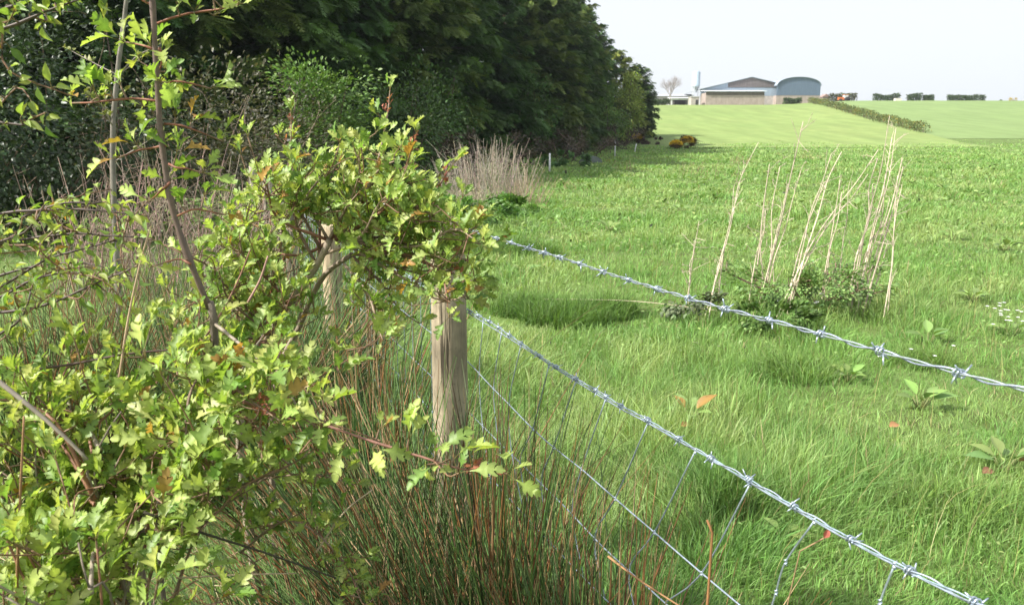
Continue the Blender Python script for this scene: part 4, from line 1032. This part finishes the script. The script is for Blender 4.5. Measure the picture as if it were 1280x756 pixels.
# broad-leaved docks
DOCK = ovate_template(.35, .25)
def dock(px, py, n, size, label, seed, col=(.19, .28, .085), red=0, upright=.7, mat='shrub'):
    b = G(px, py); rg = np.random.default_rng(seed); t = thing('dock_plant', label, 'dock', b, 'broad leaved docks in the pasture')
    az = np.arange(n) * 2.399 + rg.normal(0, .3, n); el = rg.uniform(.5, 1.3, n) * upright
    d = np.stack([np.cos(az) * np.cos(el), np.sin(az) * np.cos(el), np.sin(el)], 1)
    for k in range(n):
        m = MB(); s = size * .72 * rg.uniform(.6, 1.25); c = np.array(BRONZE) * .8 if k < red else jit(col, 1, .12)[0]
        st = d[k] * size * .35 + [0, 0, .03]
        tubes(m, np.stack([np.zeros(3) + [0, 0, -.02], st])[None], np.array([[.004, .003]]) * size / .15, np.array((.2, .22, .08)), 5)
        ax, ay, az_ = frames(d[k:k + 1] + [0, 0, -.15], np.array([[0, -.3, 1.0]]) - .5 * np.array([[d[k][0], d[k][1], 0]]))
        stamp(m, DOCK[0] * [.8, 1, 1], DOCK[1], st[None], ax, ay, az_, s, c[None], DOCK[2])
        m.build('leaf', M[mat], t)
for i, q in enumerate([(862, 527, 7, .16, 'dock with red blotched leaves between the two barbed strands', 2), (1150, 512, 8, .18, 'pale leaved dock just under the topmost wire', 0), (1255, 590, 7, .17, 'dock with a red dead leaf near the frame edge', 1),
                       (1160, 430, 7, .18, 'dock just beyond the topmost wire past the dead stalks', 0), (1215, 378, 7, .18, 'pale dock in open grass above the topmost wire', 0), (1265, 420, 6, .18, 'dock beside the small white flowers', 0),
                       (1255, 315, 8, .24, 'dark green dock patch out in open pasture', 0), (1190, 300, 6, .2, 'small pale dock in open pasture', 0), (1060, 478, 6, .14, 'small dock below a barb of the topmost wire', 0),
                       (690, 268, 8, .26, 'dock in grass above the topmost wire near the hawthorn', 0), (762, 290, 8, .26, 'leafy dock above the middle of the topmost wire', 0), (725, 232, 8, .34, 'dock clump at the edge of the tree shade', 0),
                       (850, 265, 8, .28, 'pale dock out in pasture beyond the stalks', 0), (655, 345, 5, .18, 'single dark dock close to the top of the fence post', 0), (1070, 262, 7, .3, 'dock behind the thickest stalk bundle', 0), (1180, 240, 7, .34, 'dock far out below the field hedge', 0),
                       (980, 680, 5, .09, 'small pale dock under the second barbed strand', 0)]):
    dock(q[0], q[1], q[2], q[3], q[4], 180 + i, red=q[5])

# fallen stem, leaves, flowers
b0, b1 = G(678, 392), G(905, 404)
o = single('fallen_stalk', 'long pale dry stem lying across the grass below the dark tussocks', 'stalk', [b0 + [0, 0, .13], (b0 + b1) / 2 + [0, 0, .15], b1 + [0, 0, .10]], .0045, (.55, .47, .33))
def dead_leaf(px, py, size, col, label, lift=.055):
    b = G(px, py) + [0, 0, lift]; m = MB(); ax, ay, az = frames(np.array([[.9, .3, .15]]), np.array([[-.1, -.5, 1.0]]))
    stamp(m, OVA[0][0], OVA[0][1], np.zeros((1, 3)), ax, ay, az, np.array([size]), np.array([col]), OVA[0][2])
    o = m.build('fallen_leaf', M['shrub']); o.location = tuple(b); tag(o, label, 'leaf')
dead_leaf(1110, 546, .07, (.40, .21, .10), 'orange fallen leaf lying in grass between the barbed strands')
dead_leaf(1226, 606, .07, (.25, .12, .07), 'dark red fallen leaf in grass near the frame edge')
dead_leaf(850, 545, .06, (.45, .20, .09), 'small orange fallen leaf touching the second barbed strand')
O = on_ground(*P(1000, 756, 1.3)[:2]); dd = P(1030, 672, 1.18)
t = thing('red_sorrel', 'thin leaning stem with a single red leaf beside the second barbed strand', 'plant', O); m = MB()
tubes(m, rel(smooth_line([O, P(985, 745, 1.25), dd], 10), O)[None], .0012, np.array((.32, .22, .12)), 5); sm = m.build('stalk', M['straw'], t)
m = MB(); ax, ay, az = frames(np.array([[.4, 0, .9]]), np.array([[0, -1.0, .3]])); stamp(m, OVA[0][0], OVA[0][1], rel(dd, O)[None], ax, ay, az, np.array([.018]), np.array([(.42, .12, .09)]), OVA[0][2]); m.build('leaf', M['shrub'], t)
def flowers(px, py, n, rx, label, seed):
    b = G(px, py); rg = np.random.default_rng(seed); t = thing('white_flower_clump', label, 'flowers', b, 'small white flowers in the grass'); m, m2 = MB(), MB()
    p = np.stack([rg.normal(0, rx, n), rg.normal(0, rx * .6, n), rg.uniform(.12, .24, n)], 1)
    tubes(m2, np.stack([p * [1, 1, 0], p], 1), .0015, np.array((.15, .22, .06)), 3, False)
    for k in range(5):
        a = k * 2 * np.pi / 5; d = np.tile([[math.cos(a), math.sin(a), .25]], (n, 1)); ax, ay, az = frames(d, np.tile([[0, 0, 1.0]], (n, 1)))
        stamp(m, LEAF_D, LEAF_DF, p, ax, ay, az, .012 * b[1] / 4, np.tile([[.8, .8, .8]], (n, 1)))
    m2.build('stalks', M['shrub'], t); m.build('petals', M['plastic'], t)
flowers(1256, 420, 22, .17, 'cluster of small white flowers beyond the end of the topmost wire', 1)
flowers(1012, 402, 9, .12, 'scattered tiny white flowers under the bramble patch', 2)
flowers(1145, 470, 4, .1, 'few white flowers just under the topmost wire', 3)

# ------------------------------------------------------------------ hedges on the hill
def hedge(label, a, b, w, h, n, leaf, col, seed, hvar=.25, group='hedges on the hill', yellow=0):
    rg = np.random.default_rng(seed); a = np.array(a); b = np.array(b); t = thing('field_hedge', label, 'hedge', a, group)
    f = rg.random(n); p = a + (b - a) * f[:, None]; L = np.linalg.norm(b - a); d = nrm(b - a); sd = np.array([-d[1], d[0], 0])
    hh = h * (1 - hvar + 2 * hvar * fbm(f * L * .35, f * 0 + seed, seed))
    u = rg.uniform(-1, 1, n); v = rg.random(n) ** .7
    sgn = 1 - .3 * v ** 3
    p = p + sd * (u * w / 2 * sgn)[:, None]; z = gz(p[:, 0], p[:, 1]) + v * hh; p[:, 2] = z
    dd = nrm(rg.normal(0, 1, (n, 3)) + [0, 0, .2]); ax, ay, az = frames(dd, rg.normal(0, .6, (n, 3)) + [0, -.4, .8])
    c = jit(col, n, .2, .08) * (1 + .5 * (fbm(f * L * .25, f * 0 + 3 + seed, seed) - .5))[:, None]
    if yellow: k = rg.random(n) < yellow; c[k] = jit((.22, .17, .03), k.sum(), .2)
    m = MB(); stamp(m, LEAF_D, LEAF_DF, rel(p, a), ax, ay, az, leaf * rg.uniform(.6, 1.3, n), c); fo = m.build('foliage', M['hedge'], t)
    k = max(6, int(L * 1.2)); f = rg.random(k); q = a + (b - a) * f[:, None] + sd * rg.normal(0, w * .15, (k, 1)); q[:, 2] = gz(q[:, 0], q[:, 1]) - .1
    e = q + np.array([0, 0, 1.0]) * (h * .6) + rg.normal(0, .15, (k, 3)); m = MB(); tubes(m, rel(np.stack([q, e], 1), a), .03, np.array((.16, .12, .09)), 4, False); stuff(m.build('stems', M['bark'], t))
    return t
hedge('long brown green hedge dividing the mown field from the crop field', Htop, Hbot, 1.5, 1.2, 9000, .2, (.095, .125, .036), 401, hvar=.4, yellow=.12)
def sky_hedge(x0, x1, Y, top, label, seed, n=2200, col=(.050, .085, .028)):
    a = at_px(x0, Y); b = at_px(x1, Y); h = rowz(top, Y) - a[2]; hedge(label, a, b, 1.6, max(h, .9), n, .30, col, seed, .34)
sky_hedge(1036, 1070, 205, 119.0, 'hedge on the skyline beside the orange tractor', 402, col=(.075, .085, .03))
sky_hedge(1091, 1124, 205, 118.5, 'hedge on the skyline with a pale water tank at its end', 403)
sky_hedge(1134, 1151, 205, 119, 'short hedge on the skyline in the middle of the crop field', 404, 1400); sky_hedge(1153.5, 1166, 205, 118.5, 'shorter square hedge beside the short one on the skyline', 405, 1200)
sky_hedge(1184, 1222, 205, 118.5, 'last long hedge on the skyline above the crop field', 406, 2600); sky_hedge(1224, 1230, 206, 119.5, 'tiny round hedge piece past the last long hedge', 407, 500)
sky_hedge(979, 1001, 188.5, 122.5, 'low hedge against the wall of the round roofed barn', 408, 1500); sky_hedge(812, 837, 188.5, 124, 'low dark hedge in front of the far pale sheds', 409, 1500)
b = at_px(1265, 206); shrub('gorse_bush', 'yellow gorse bush alone on the skyline of the crop field', 'gorse', b, 1.1, .9, 1.1, 500, .22, (.42, .30, .03), 66, 'shrub', group='gorse bushes in flower')
b = at_px(1250, 208); shrub('low_shrub', 'tiny dark shrub beside the skyline gorse', 'bush', b, .6, .5, .7, 200, .2, (.06, .08, .03), 68, 'shrub')

# ------------------------------------------------------------------ the farm
def wx(px, Y): return (px - 640) / 1000.0 * Y * (1.0 / (CP + .252 * SP))
def quad(mb, pts, col, th=(0, .08, 0)):
    p = np.array(pts, float); t = np.array(th); n = len(p); V = np.concatenate([p, p + t]); k = np.arange(n); k2 = (k + 1) % n
    mb.add(V, [k[None], (k + n)[None, ::-1], np.stack([k, k2, k2 + n, k + n], 1)], np.array(col))
CLAD, PALE, BLOCK, BRD, SEA = (.14, .19, .26), (.55, .59, .63), (.36, .30, .265), (.15, .135, .135), (.33, .41, .50)
# round roofed barn
Yb = 197.0; x0, x1 = wx(970, Yb), wx(1024.5, Yb); xc = (x0 + x1) / 2; rw = (x1 - x0) / 2; zb = float(gz(xc, Yb)) - .1
barn = thing('round_roof_barn', 'blue grey barn with a curved roof and pale block base', 'barn', (xc, Yb, zb))
zt = rowz(96.5, Yb) - zb; ze = rowz(108, Yb) - zb; zw = rowz(119.5, Yb) - zb
m = MB(); box(m, (-rw, 0, -.5), (rw, .3, zw), BLOCK); box(m, (-rw, .3, -.5), (-rw + .3, 26, zw), BLOCK); box(m, (rw - .3, .3, -.5), (rw, 26, zw), BLOCK); m.build('wall', M['block'], barn, False)
a = np.linspace(0, np.pi, 25); arc = np.stack([-(rw) * np.cos(a), np.zeros(25), ze + (zt - ze) * np.sin(a) ** .9], 1)
m = MB(); quad(m, [(-rw, -.02, zw + .003)] + [tuple(p + [0, -.02, 0]) for p in arc] + [(rw, -.02, zw + .003)], CLAD, (0, .15, 0)); m.build('gable_cladding', M['cladding'], barn, False)
m = MB(); V = []; 
for yy in (-.35, 26): V += [p * [1.02, 1, 1] + [0, yy, .06] for p in arc]
V = np.array(V); k = np.arange(24); m.add(V, np.stack([k, k + 1, k + 26, k + 25], 1), np.array((.26, .31, .38))); ro = m.build('roof', M['cladding'], barn); sd = ro.modifiers.new('t', 'SOLIDIFY'); sd.thickness = .12
for i in range(14):
    pass
m = MB()
for xx in np.linspace(-rw + .3, rw - .3, 30):
    top = ze + (zt - ze) * math.sin(math.acos(max(-1, min(1, -xx / rw)))) ** .9
    box(m, (xx - .04, -.07, zw + .02), (xx + .04, -.02, top - .05), CLAD)
m.build('cladding_rib', M['cladding'], barn, False)
# wide gabled shed
Yg = 199.0; xa = wx(938, Yg); hw = wx(938, Yg) - wx(874, Yg); zb = float(gz(xa, Yg)) - .2
shed = thing('gabled_shed', 'wide farm shed with weathered boarded gable and pale roof', 'barn', (xa, Yg, zb))
zr = rowz(96.5, Yg) - zb; zev = rowz(112, Yg) - zb
sl = (zr - zev) / hw; zf = lambda x: zr - abs(x) * sl
X = lambda px: wx(px, Yg) - xa; Z = lambda py: rowz(py, Yg) - zb
m = MB(); box(m, (-hw + .2, 0, -1), (hw - .2, .25, Z(120)), (.50, .46, .43)); m.build('wall', M['block'], shed, False)
m = MB(); quad(m, [(-hw + .2, -.02, Z(120) + .003), (hw - .2, -.02, Z(120) + .003), (hw - .2, -.02, zf(hw) - .05), (0, -.02, zr - .05), (-hw + .2, -.02, zf(hw) - .05)], SEA, (0, .12, 0)); m.build('gable_cladding', M['cladding'], shed, False)
m = MB(); xl, xr = X(909), X(967.5); quad(m, [(xl, -.10, Z(109.5)), (xr, -.10, Z(109.5)), (xr, -.10, zf(xr) - .12), (0, -.10, zr - .15), (xl, -.10, zf(xl) - .12)], BRD, (0, .07, 0)); m.build('boarded_gable', M['board'], shed, False)
m = MB(); box(m, (X(971), -.06, -1), (X(973.5), -.01, Z(118.5)), (.03, .03, .03)); m.build('doorway', M['board'], shed, False)
for sg in (-1, 1):
    m = MB(); V = [(0, -.4, zr), (sg * (hw + .3), -.4, zf(hw + .3)), (sg * (hw + .3), 24, zf(hw + .3)), (0, 24, zr)]
    if sg > 0: V = V[::-1]
    quad(m, V, (.42, .47, .52), (0, 0, .10)); m.build('roof_slope', M['cladding'], shed, False)
# low lean-to in front
Yl = 192.0; x0, x1 = wx(882, Yl), wx(955.5, Yl); xc = (x0 + x1) / 2; w2 = (x1 - x0) / 2; zb = float(gz(xc, Yl)) - .1
low = thing('lean_to_shed', 'low block shed with white roof edge and slatted vent band', 'shed', (xc, Yl, zb)); Z = lambda py: rowz(py, Yl) - zb
m = MB(); box(m, (-w2, 0, -1), (w2, .25, Z(119.5)), BLOCK); box(m, (-w2, .25, -1), (-w2 + .25, 5, Z(116)), BLOCK); box(m, (w2 - .25, .25, -1), (w2, 5, Z(116)), BLOCK); m.build('wall', M['block'], low, False)
m = MB(); box(m, (-w2 + .05, .08, Z(119.5) + .003), (w2 - .05, .2, Z(114.7)), (.10, .09, .085)); m.build('vent_backing', M['board'], low, False)
m = MB()
for xx in np.linspace(-w2 + .2, w2 - .2, 52): box(m, (xx - .06, .0, Z(119.5) + .004), (xx + .06, .07, Z(114.8)), (.22, .19, .17))
m.build('vent_slats', M['board'], low, False)
m = MB(); quad(m, [(-w2 - .3, -.5, Z(114.5)), (w2 + .3, -.5, Z(114.5)), (w2 + .3, 5.6, Z(112) ), (-w2 - .3, 5.6, Z(112))], (.78, .80, .82), (0, 0, .12)); m.build('roof', M['metal'], low, False)
# low block store by the silo
x0, x1 = wx(864, 192), wx(874, 192); xc = (x0 + x1) / 2; zb = float(gz(xc, 192)) - .1
st = thing('block_store', 'small block store below the feed silo', 'shed', (xc, 192, zb)); m = MB(); hw = (x1 - x0) / 2; h = rowz(121.5, 192) - zb
box(m, (-hw, 0, -1), (hw, 3, h), (.40, .36, .33)); m.build('wall', M['block'], st, False); m = MB(); box(m, (-hw - .1, -.1, h + .003), (hw + .1, 3.1, h + .12), (.5, .48, .46)); m.build('roof', M['block'], st, False)
m = MB(); box(m, (.1, -.03, -.5), (.7, -.004, 1.3), (.05, .05, .05)); m.build('doorway', M['board'], st, False)
# feed silo
Ys = 196.5; xs = wx(869.5, Ys); zb = float(gz(xs, Ys)); silo = thing('feed_silo', 'tall pale feed silo with a cone hopper on legs', 'silo', (xs, Ys, zb)); Z = lambda py: rowz(py, Ys) - zb
r = (wx(874, Ys) - wx(865, Ys)) / 2
def lathe(mb, prof, col, seg=20):
    a = np.arange(seg) * 2 * np.pi / seg; V = np.concatenate([np.stack([rr * np.cos(a), rr * np.sin(a), np.full(seg, z)], 1) for rr, z in prof])
    i = np.arange(len(prof) - 1)[:, None] * seg; j = np.arange(seg)[None]; j2 = (j + 1) % seg
    mb.add(V, np.stack([i + j, i + j2, i + seg + j2, i + seg + j], -1).reshape(-1, 4), np.array(col))
m = MB(); lathe(m, [(r, Z(108.3)), (r * 1.03, Z(104)), (r, Z(103.8)), (r * 1.03, Z(99)), (r, Z(98.8)), (r, Z(91)), (r * .6, Z(89)), (.05, Z(88))], (.34, .42, .50)); m.build('tank', M['metal'], silo)
m = MB(); lathe(m, [(r, Z(108.4)), (.22, Z(114)), (.2, Z(116))], (.33, .37, .42)); m.build('hopper', M['metal'], silo)
for k in range(4):
    a = k * np.pi / 2 + .785; m = MB(); tubes(m, np.array([[r * .98 * math.cos(a), r * .98 * math.sin(a), -.5], [r * .98 * math.cos(a), r * .98 * math.sin(a), Z(107)]])[None], .07, np.array((.40, .43, .46)), 6); m.build('leg', M['metal'], silo)
m = MB(); tubes(m, np.array([[-r - .12, 0, Z(131)], [-r - .12, 0, Z(90)]])[None], .05, np.array((.5, .53, .56)), 5); m.build('ladder', M['metal'], silo)
# far long sheds
for i, (p0, p1, Y, top, eave, lab) in enumerate([(806, 866, 214, 117.8, 120.5, 'long low pale roofed shed behind the bare tree'), (838, 862, 203, 121.5, 123.5, 'short white low shed beside the silo')]):
    x0, x1 = wx(p0, Y), wx(p1, Y); xc = (x0 + x1) / 2; hw = (x1 - x0) / 2; zb = float(gz(xc, Y)); t = thing('low_shed', lab, 'shed', (xc, Y, zb)); Z = lambda py: rowz(py, Y) - zb
    m = MB(); box(m, (-hw, 0, -1), (hw, 5, Z(eave)), [(.45, .42, .40), (.68, .68, .68)][i]); m.build('wall', M['block'], t, False)
    m = MB(); quad(m, [(-hw - .2, -.3, Z(eave) + .01), (hw + .2, -.3, Z(eave) + .01), (hw + .2, 3, Z(top)), (-hw - .2, 3, Z(top))], [(.45, .46, .50), (.75, .76, .78)][i], (0, 0, .1)); m.build('roof', M['cladding'], t, False)
    m = MB()
    for xx in np.linspace(-hw + 1, hw - 1, 6): box(m, (xx - .5, -.03, .2), (xx + .5, -.004, Z(eave) * .8), (.12, .11, .11))
    m.build('openings', M['board'], t, False)
# brown hut by the round barn
Y = 206; x0, x1 = wx(1028, Y), wx(1037, Y); xc = (x0 + x1) / 2; hw = (x1 - x0) / 2; zb = float(gz(xc, Y)); t = thing('field_hut', 'small brown roofed hut past the round roofed barn', 'hut', (xc, Y, zb))
hz_ = max(.9, rowz(121.5, Y) - zb); m = MB(); box(m, (-hw, 0, -.5), (hw, 2.5, hz_), (.42, .36, .33)); m.build('wall', M['block'], t, False)
m = MB(); quad(m, [(-hw - .15, -.15, hz_ + .01), (0, -.15, hz_ + .75), (hw + .15, -.15, hz_ + .01)], (.30, .21, .18), (0, 2.8, 0)); m.build('roof', M['cladding'], t, False)
# orange tractor on the skyline
Y = 203; xs = wx(1054, Y); zb = float(gz(xs, Y)); t = thing('tractor', 'small orange tractor parked by the skyline hedge', 'tractor', (xs, Y, zb))
m = MB(); box(m, (-1.3, -.4, .55), (.2, .4, 1.25), (.60, .17, .05)); box(m, (.2, -.5, .6), (1.0, .5, 1.0), (.60, .17, .05)); m.build('body', M['metal'], t, False)
m = MB(); box(m, (.0, -.55, 1.003), (1.0, .55, 1.75), (.62, .62, .60)); box(m, (-.05, -.6, 1.755), (1.1, .6, 1.85), (.60, .19, .06)); m.build('cab', M['metal'], t, False)
for (xx, rr, ww) in ((.7, .65, .35), (-.95, .42, .25)):
    for sg in (-1, 1):
        m = MB(); pf = np.array([[xx, sg * .75 - ww / 2, rr], [xx, sg * .75 + ww / 2, rr]]); tubes(m, pf[None], rr, np.array((.03, .03, .03)), 16); m.build('wheel', M['board'], t)
Y = 203; xs = wx(1122, Y); zb = float(gz(xs, Y)); t = thing('water_tank', 'pale square water tank at the end of the skyline hedge', 'tank', (xs, Y, zb))
m = MB(); box(m, (-.75, -.5, .15), (.75, .5, .85), (.70, .64, .58)); m.build('tank_body', M['metal'], t, False); m = MB()
for a_ in (-.6, .6): box(m, (a_ - .08, -.45, -.3), (a_ + .08, .45, .147), (.3, .3, .3))
m.build('stand', M['block'], t, False)
# bare tree
Y = 201; xs = wx(838, Y); zb = float(gz(xs, Y)); H = rowz(85.5, Y) - zb
bt = thing('bare_tree', 'leafless round crowned tree standing alone beside the silo', 'tree', (xs, Y, zb)); m, m2 = MB(), MB(); rg = np.random.default_rng(12)
def grow(p, d, L, r, lev):
    e = p + d * L; mid = (p + e) / 2 + rg.normal(0, .03 * L, 3)
    tubes(m if lev < 1 else m2, smooth_line([p, mid, e], 5)[None], np.linspace(r, r * .62, 5)[None], np.array((.36, .32, .32)), 5 if lev < 3 else 3, False)
    if lev >= 4: return
    k = [7, 5, 5, 4][lev]; a0 = rg.uniform(0, 6.28); u = nrm(np.cross(d, [.3, .9, .2])); v = np.cross(d, u)
    for q in range(k):
        a = a0 + q * 2 * np.pi / k; sp = rg.uniform(.35, .85) if q else .08
        nd = nrm(d + sp * (np.cos(a) * u + np.sin(a) * v) + [0, 0, .10]); grow(p + (e - p) * rg.uniform(.55, 1), nd, L * rg.uniform(.60, .74), r * .52, lev + 1)
grow(np.array([0, 0, -.2]), np.array([0.0, 0, 1.0]), H * .36, .16, 0)
m.build('trunk', M['bark'], bt); m2.build('crown', M['bark'], bt)
bt.scale = (1, 1, 1)

# ------------------------------------------------------------------ the air
hzm, hnt, hout = mat_base('thin_air'); pv = hnt.nodes.new('ShaderNodeVolumePrincipled'); pv.inputs['Density'].default_value = .0003; pv.inputs['Color'].default_value = (.9, .95, 1, 1); pv.inputs['Anisotropy'].default_value = .3
hnt.links.new(pv.outputs[0], hout.inputs['Volume'])
m = MB(); box(m, (-3500, -260, -60), (3500, 2600, 26), (1, 1, 1)); o = m.build('haze', hzm, None, False); stuff(o)
# ------------------------------------------------------------------ sky, sun, camera
W = bpy.data.worlds.new('World'); SC.world = W; W.use_nodes = True; nt = W.node_tree; nt.nodes.clear()
SUN_D = np.array([-.94, -.34, 0]); SUN_D = nrm(SUN_D); EL = math.radians(44)
sunv = np.array([SUN_D[0] * math.cos(EL), SUN_D[1] * math.cos(EL), math.sin(EL)])
sky = nt.nodes.new('ShaderNodeTexSky'); sky.sky_type = 'NISHITA'; sky.sun_disc = False; sky.sun_elevation = EL; sky.sun_rotation = math.atan2(sunv[0], sunv[1])
sky.air_density = 1.0; sky.dust_density = 4.0; sky.ozone_density = 1.0
hs = nt.nodes.new('ShaderNodeHueSaturation'); hs.inputs['Saturation'].default_value = .45; nt.links.new(sky.outputs[0], hs.inputs['Color'])

# thin white haze that thickens towards the horizon
tcw = nt.nodes.new('ShaderNodeTexCoord'); sx = nt.nodes.new('ShaderNodeSeparateXYZ'); nt.links.new(tcw.outputs['Generated'], sx.inputs[0])
hr = nt.nodes.new('ShaderNodeMapRange'); hr.interpolation_type = 'SMOOTHSTEP'; hr.inputs['From Min'].default_value = .10; hr.inputs['From Max'].default_value = .75; hr.inputs['To Min'].default_value = .9; hr.inputs['To Max'].default_value = .30
nt.links.new(sx.outputs['Z'], hr.inputs['Value'])
hm = nt.nodes.new('ShaderNodeMix'); hm.data_type = 'RGBA'; hm.inputs[7].default_value = (3.25, 3.42, 3.62, 1); nt.links.new(hr.outputs[0], hm.inputs[0]); nt.links.new(hs.outputs[0], hm.inputs[6]); hs = hm
bg = nt.nodes.new('ShaderNodeBackground'); bg.inputs[1].default_value = .15; wo = nt.nodes.new('ShaderNodeOutputWorld')
nt.links.new(hm.outputs[2], bg.inputs[0]); nt.links.new(bg.outputs[0], wo.inputs[0])
sd = bpy.data.lights.new('sun', 'SUN'); sd.energy = 3.9; sd.angle = math.radians(.6); sd.color = (1, .955, .88)
so = bpy.data.objects.new('sun', sd); COL.objects.link(so); so.rotation_euler = Vector(-sunv).to_track_quat('-Z', 'Y').to_euler()
cd = bpy.data.cameras.new('camera'); cam = bpy.data.objects.new('camera', cd); COL.objects.link(cam); SC.camera = cam
cam.location = (0, 0, CAM_Z); cam.rotation_euler = (math.pi / 2 - PITCH, 0, 0)
cd.sensor_width = 36; cd.sensor_fit = 'HORIZONTAL'; cd.lens = 36 * F; cd.clip_start = .05; cd.clip_end = 6000
cd.dof.use_dof = True; cd.dof.focus_distance = 2.4; cd.dof.aperture_fstop = 13
SC.view_settings.view_transform = 'Standard'; SC.view_settings.look = 'None'; SC.view_settings.exposure = 1.0; SC.view_settings.gamma = 1
SC.view_settings.use_curve_mapping = False
SC.cycles.max_bounces = 6; SC.cycles.transmission_bounces = 3; SC.cycles.diffuse_bounces = 3; SC.cycles.glossy_bounces = 2; SC.cycles.sample_clamp_indirect = 4
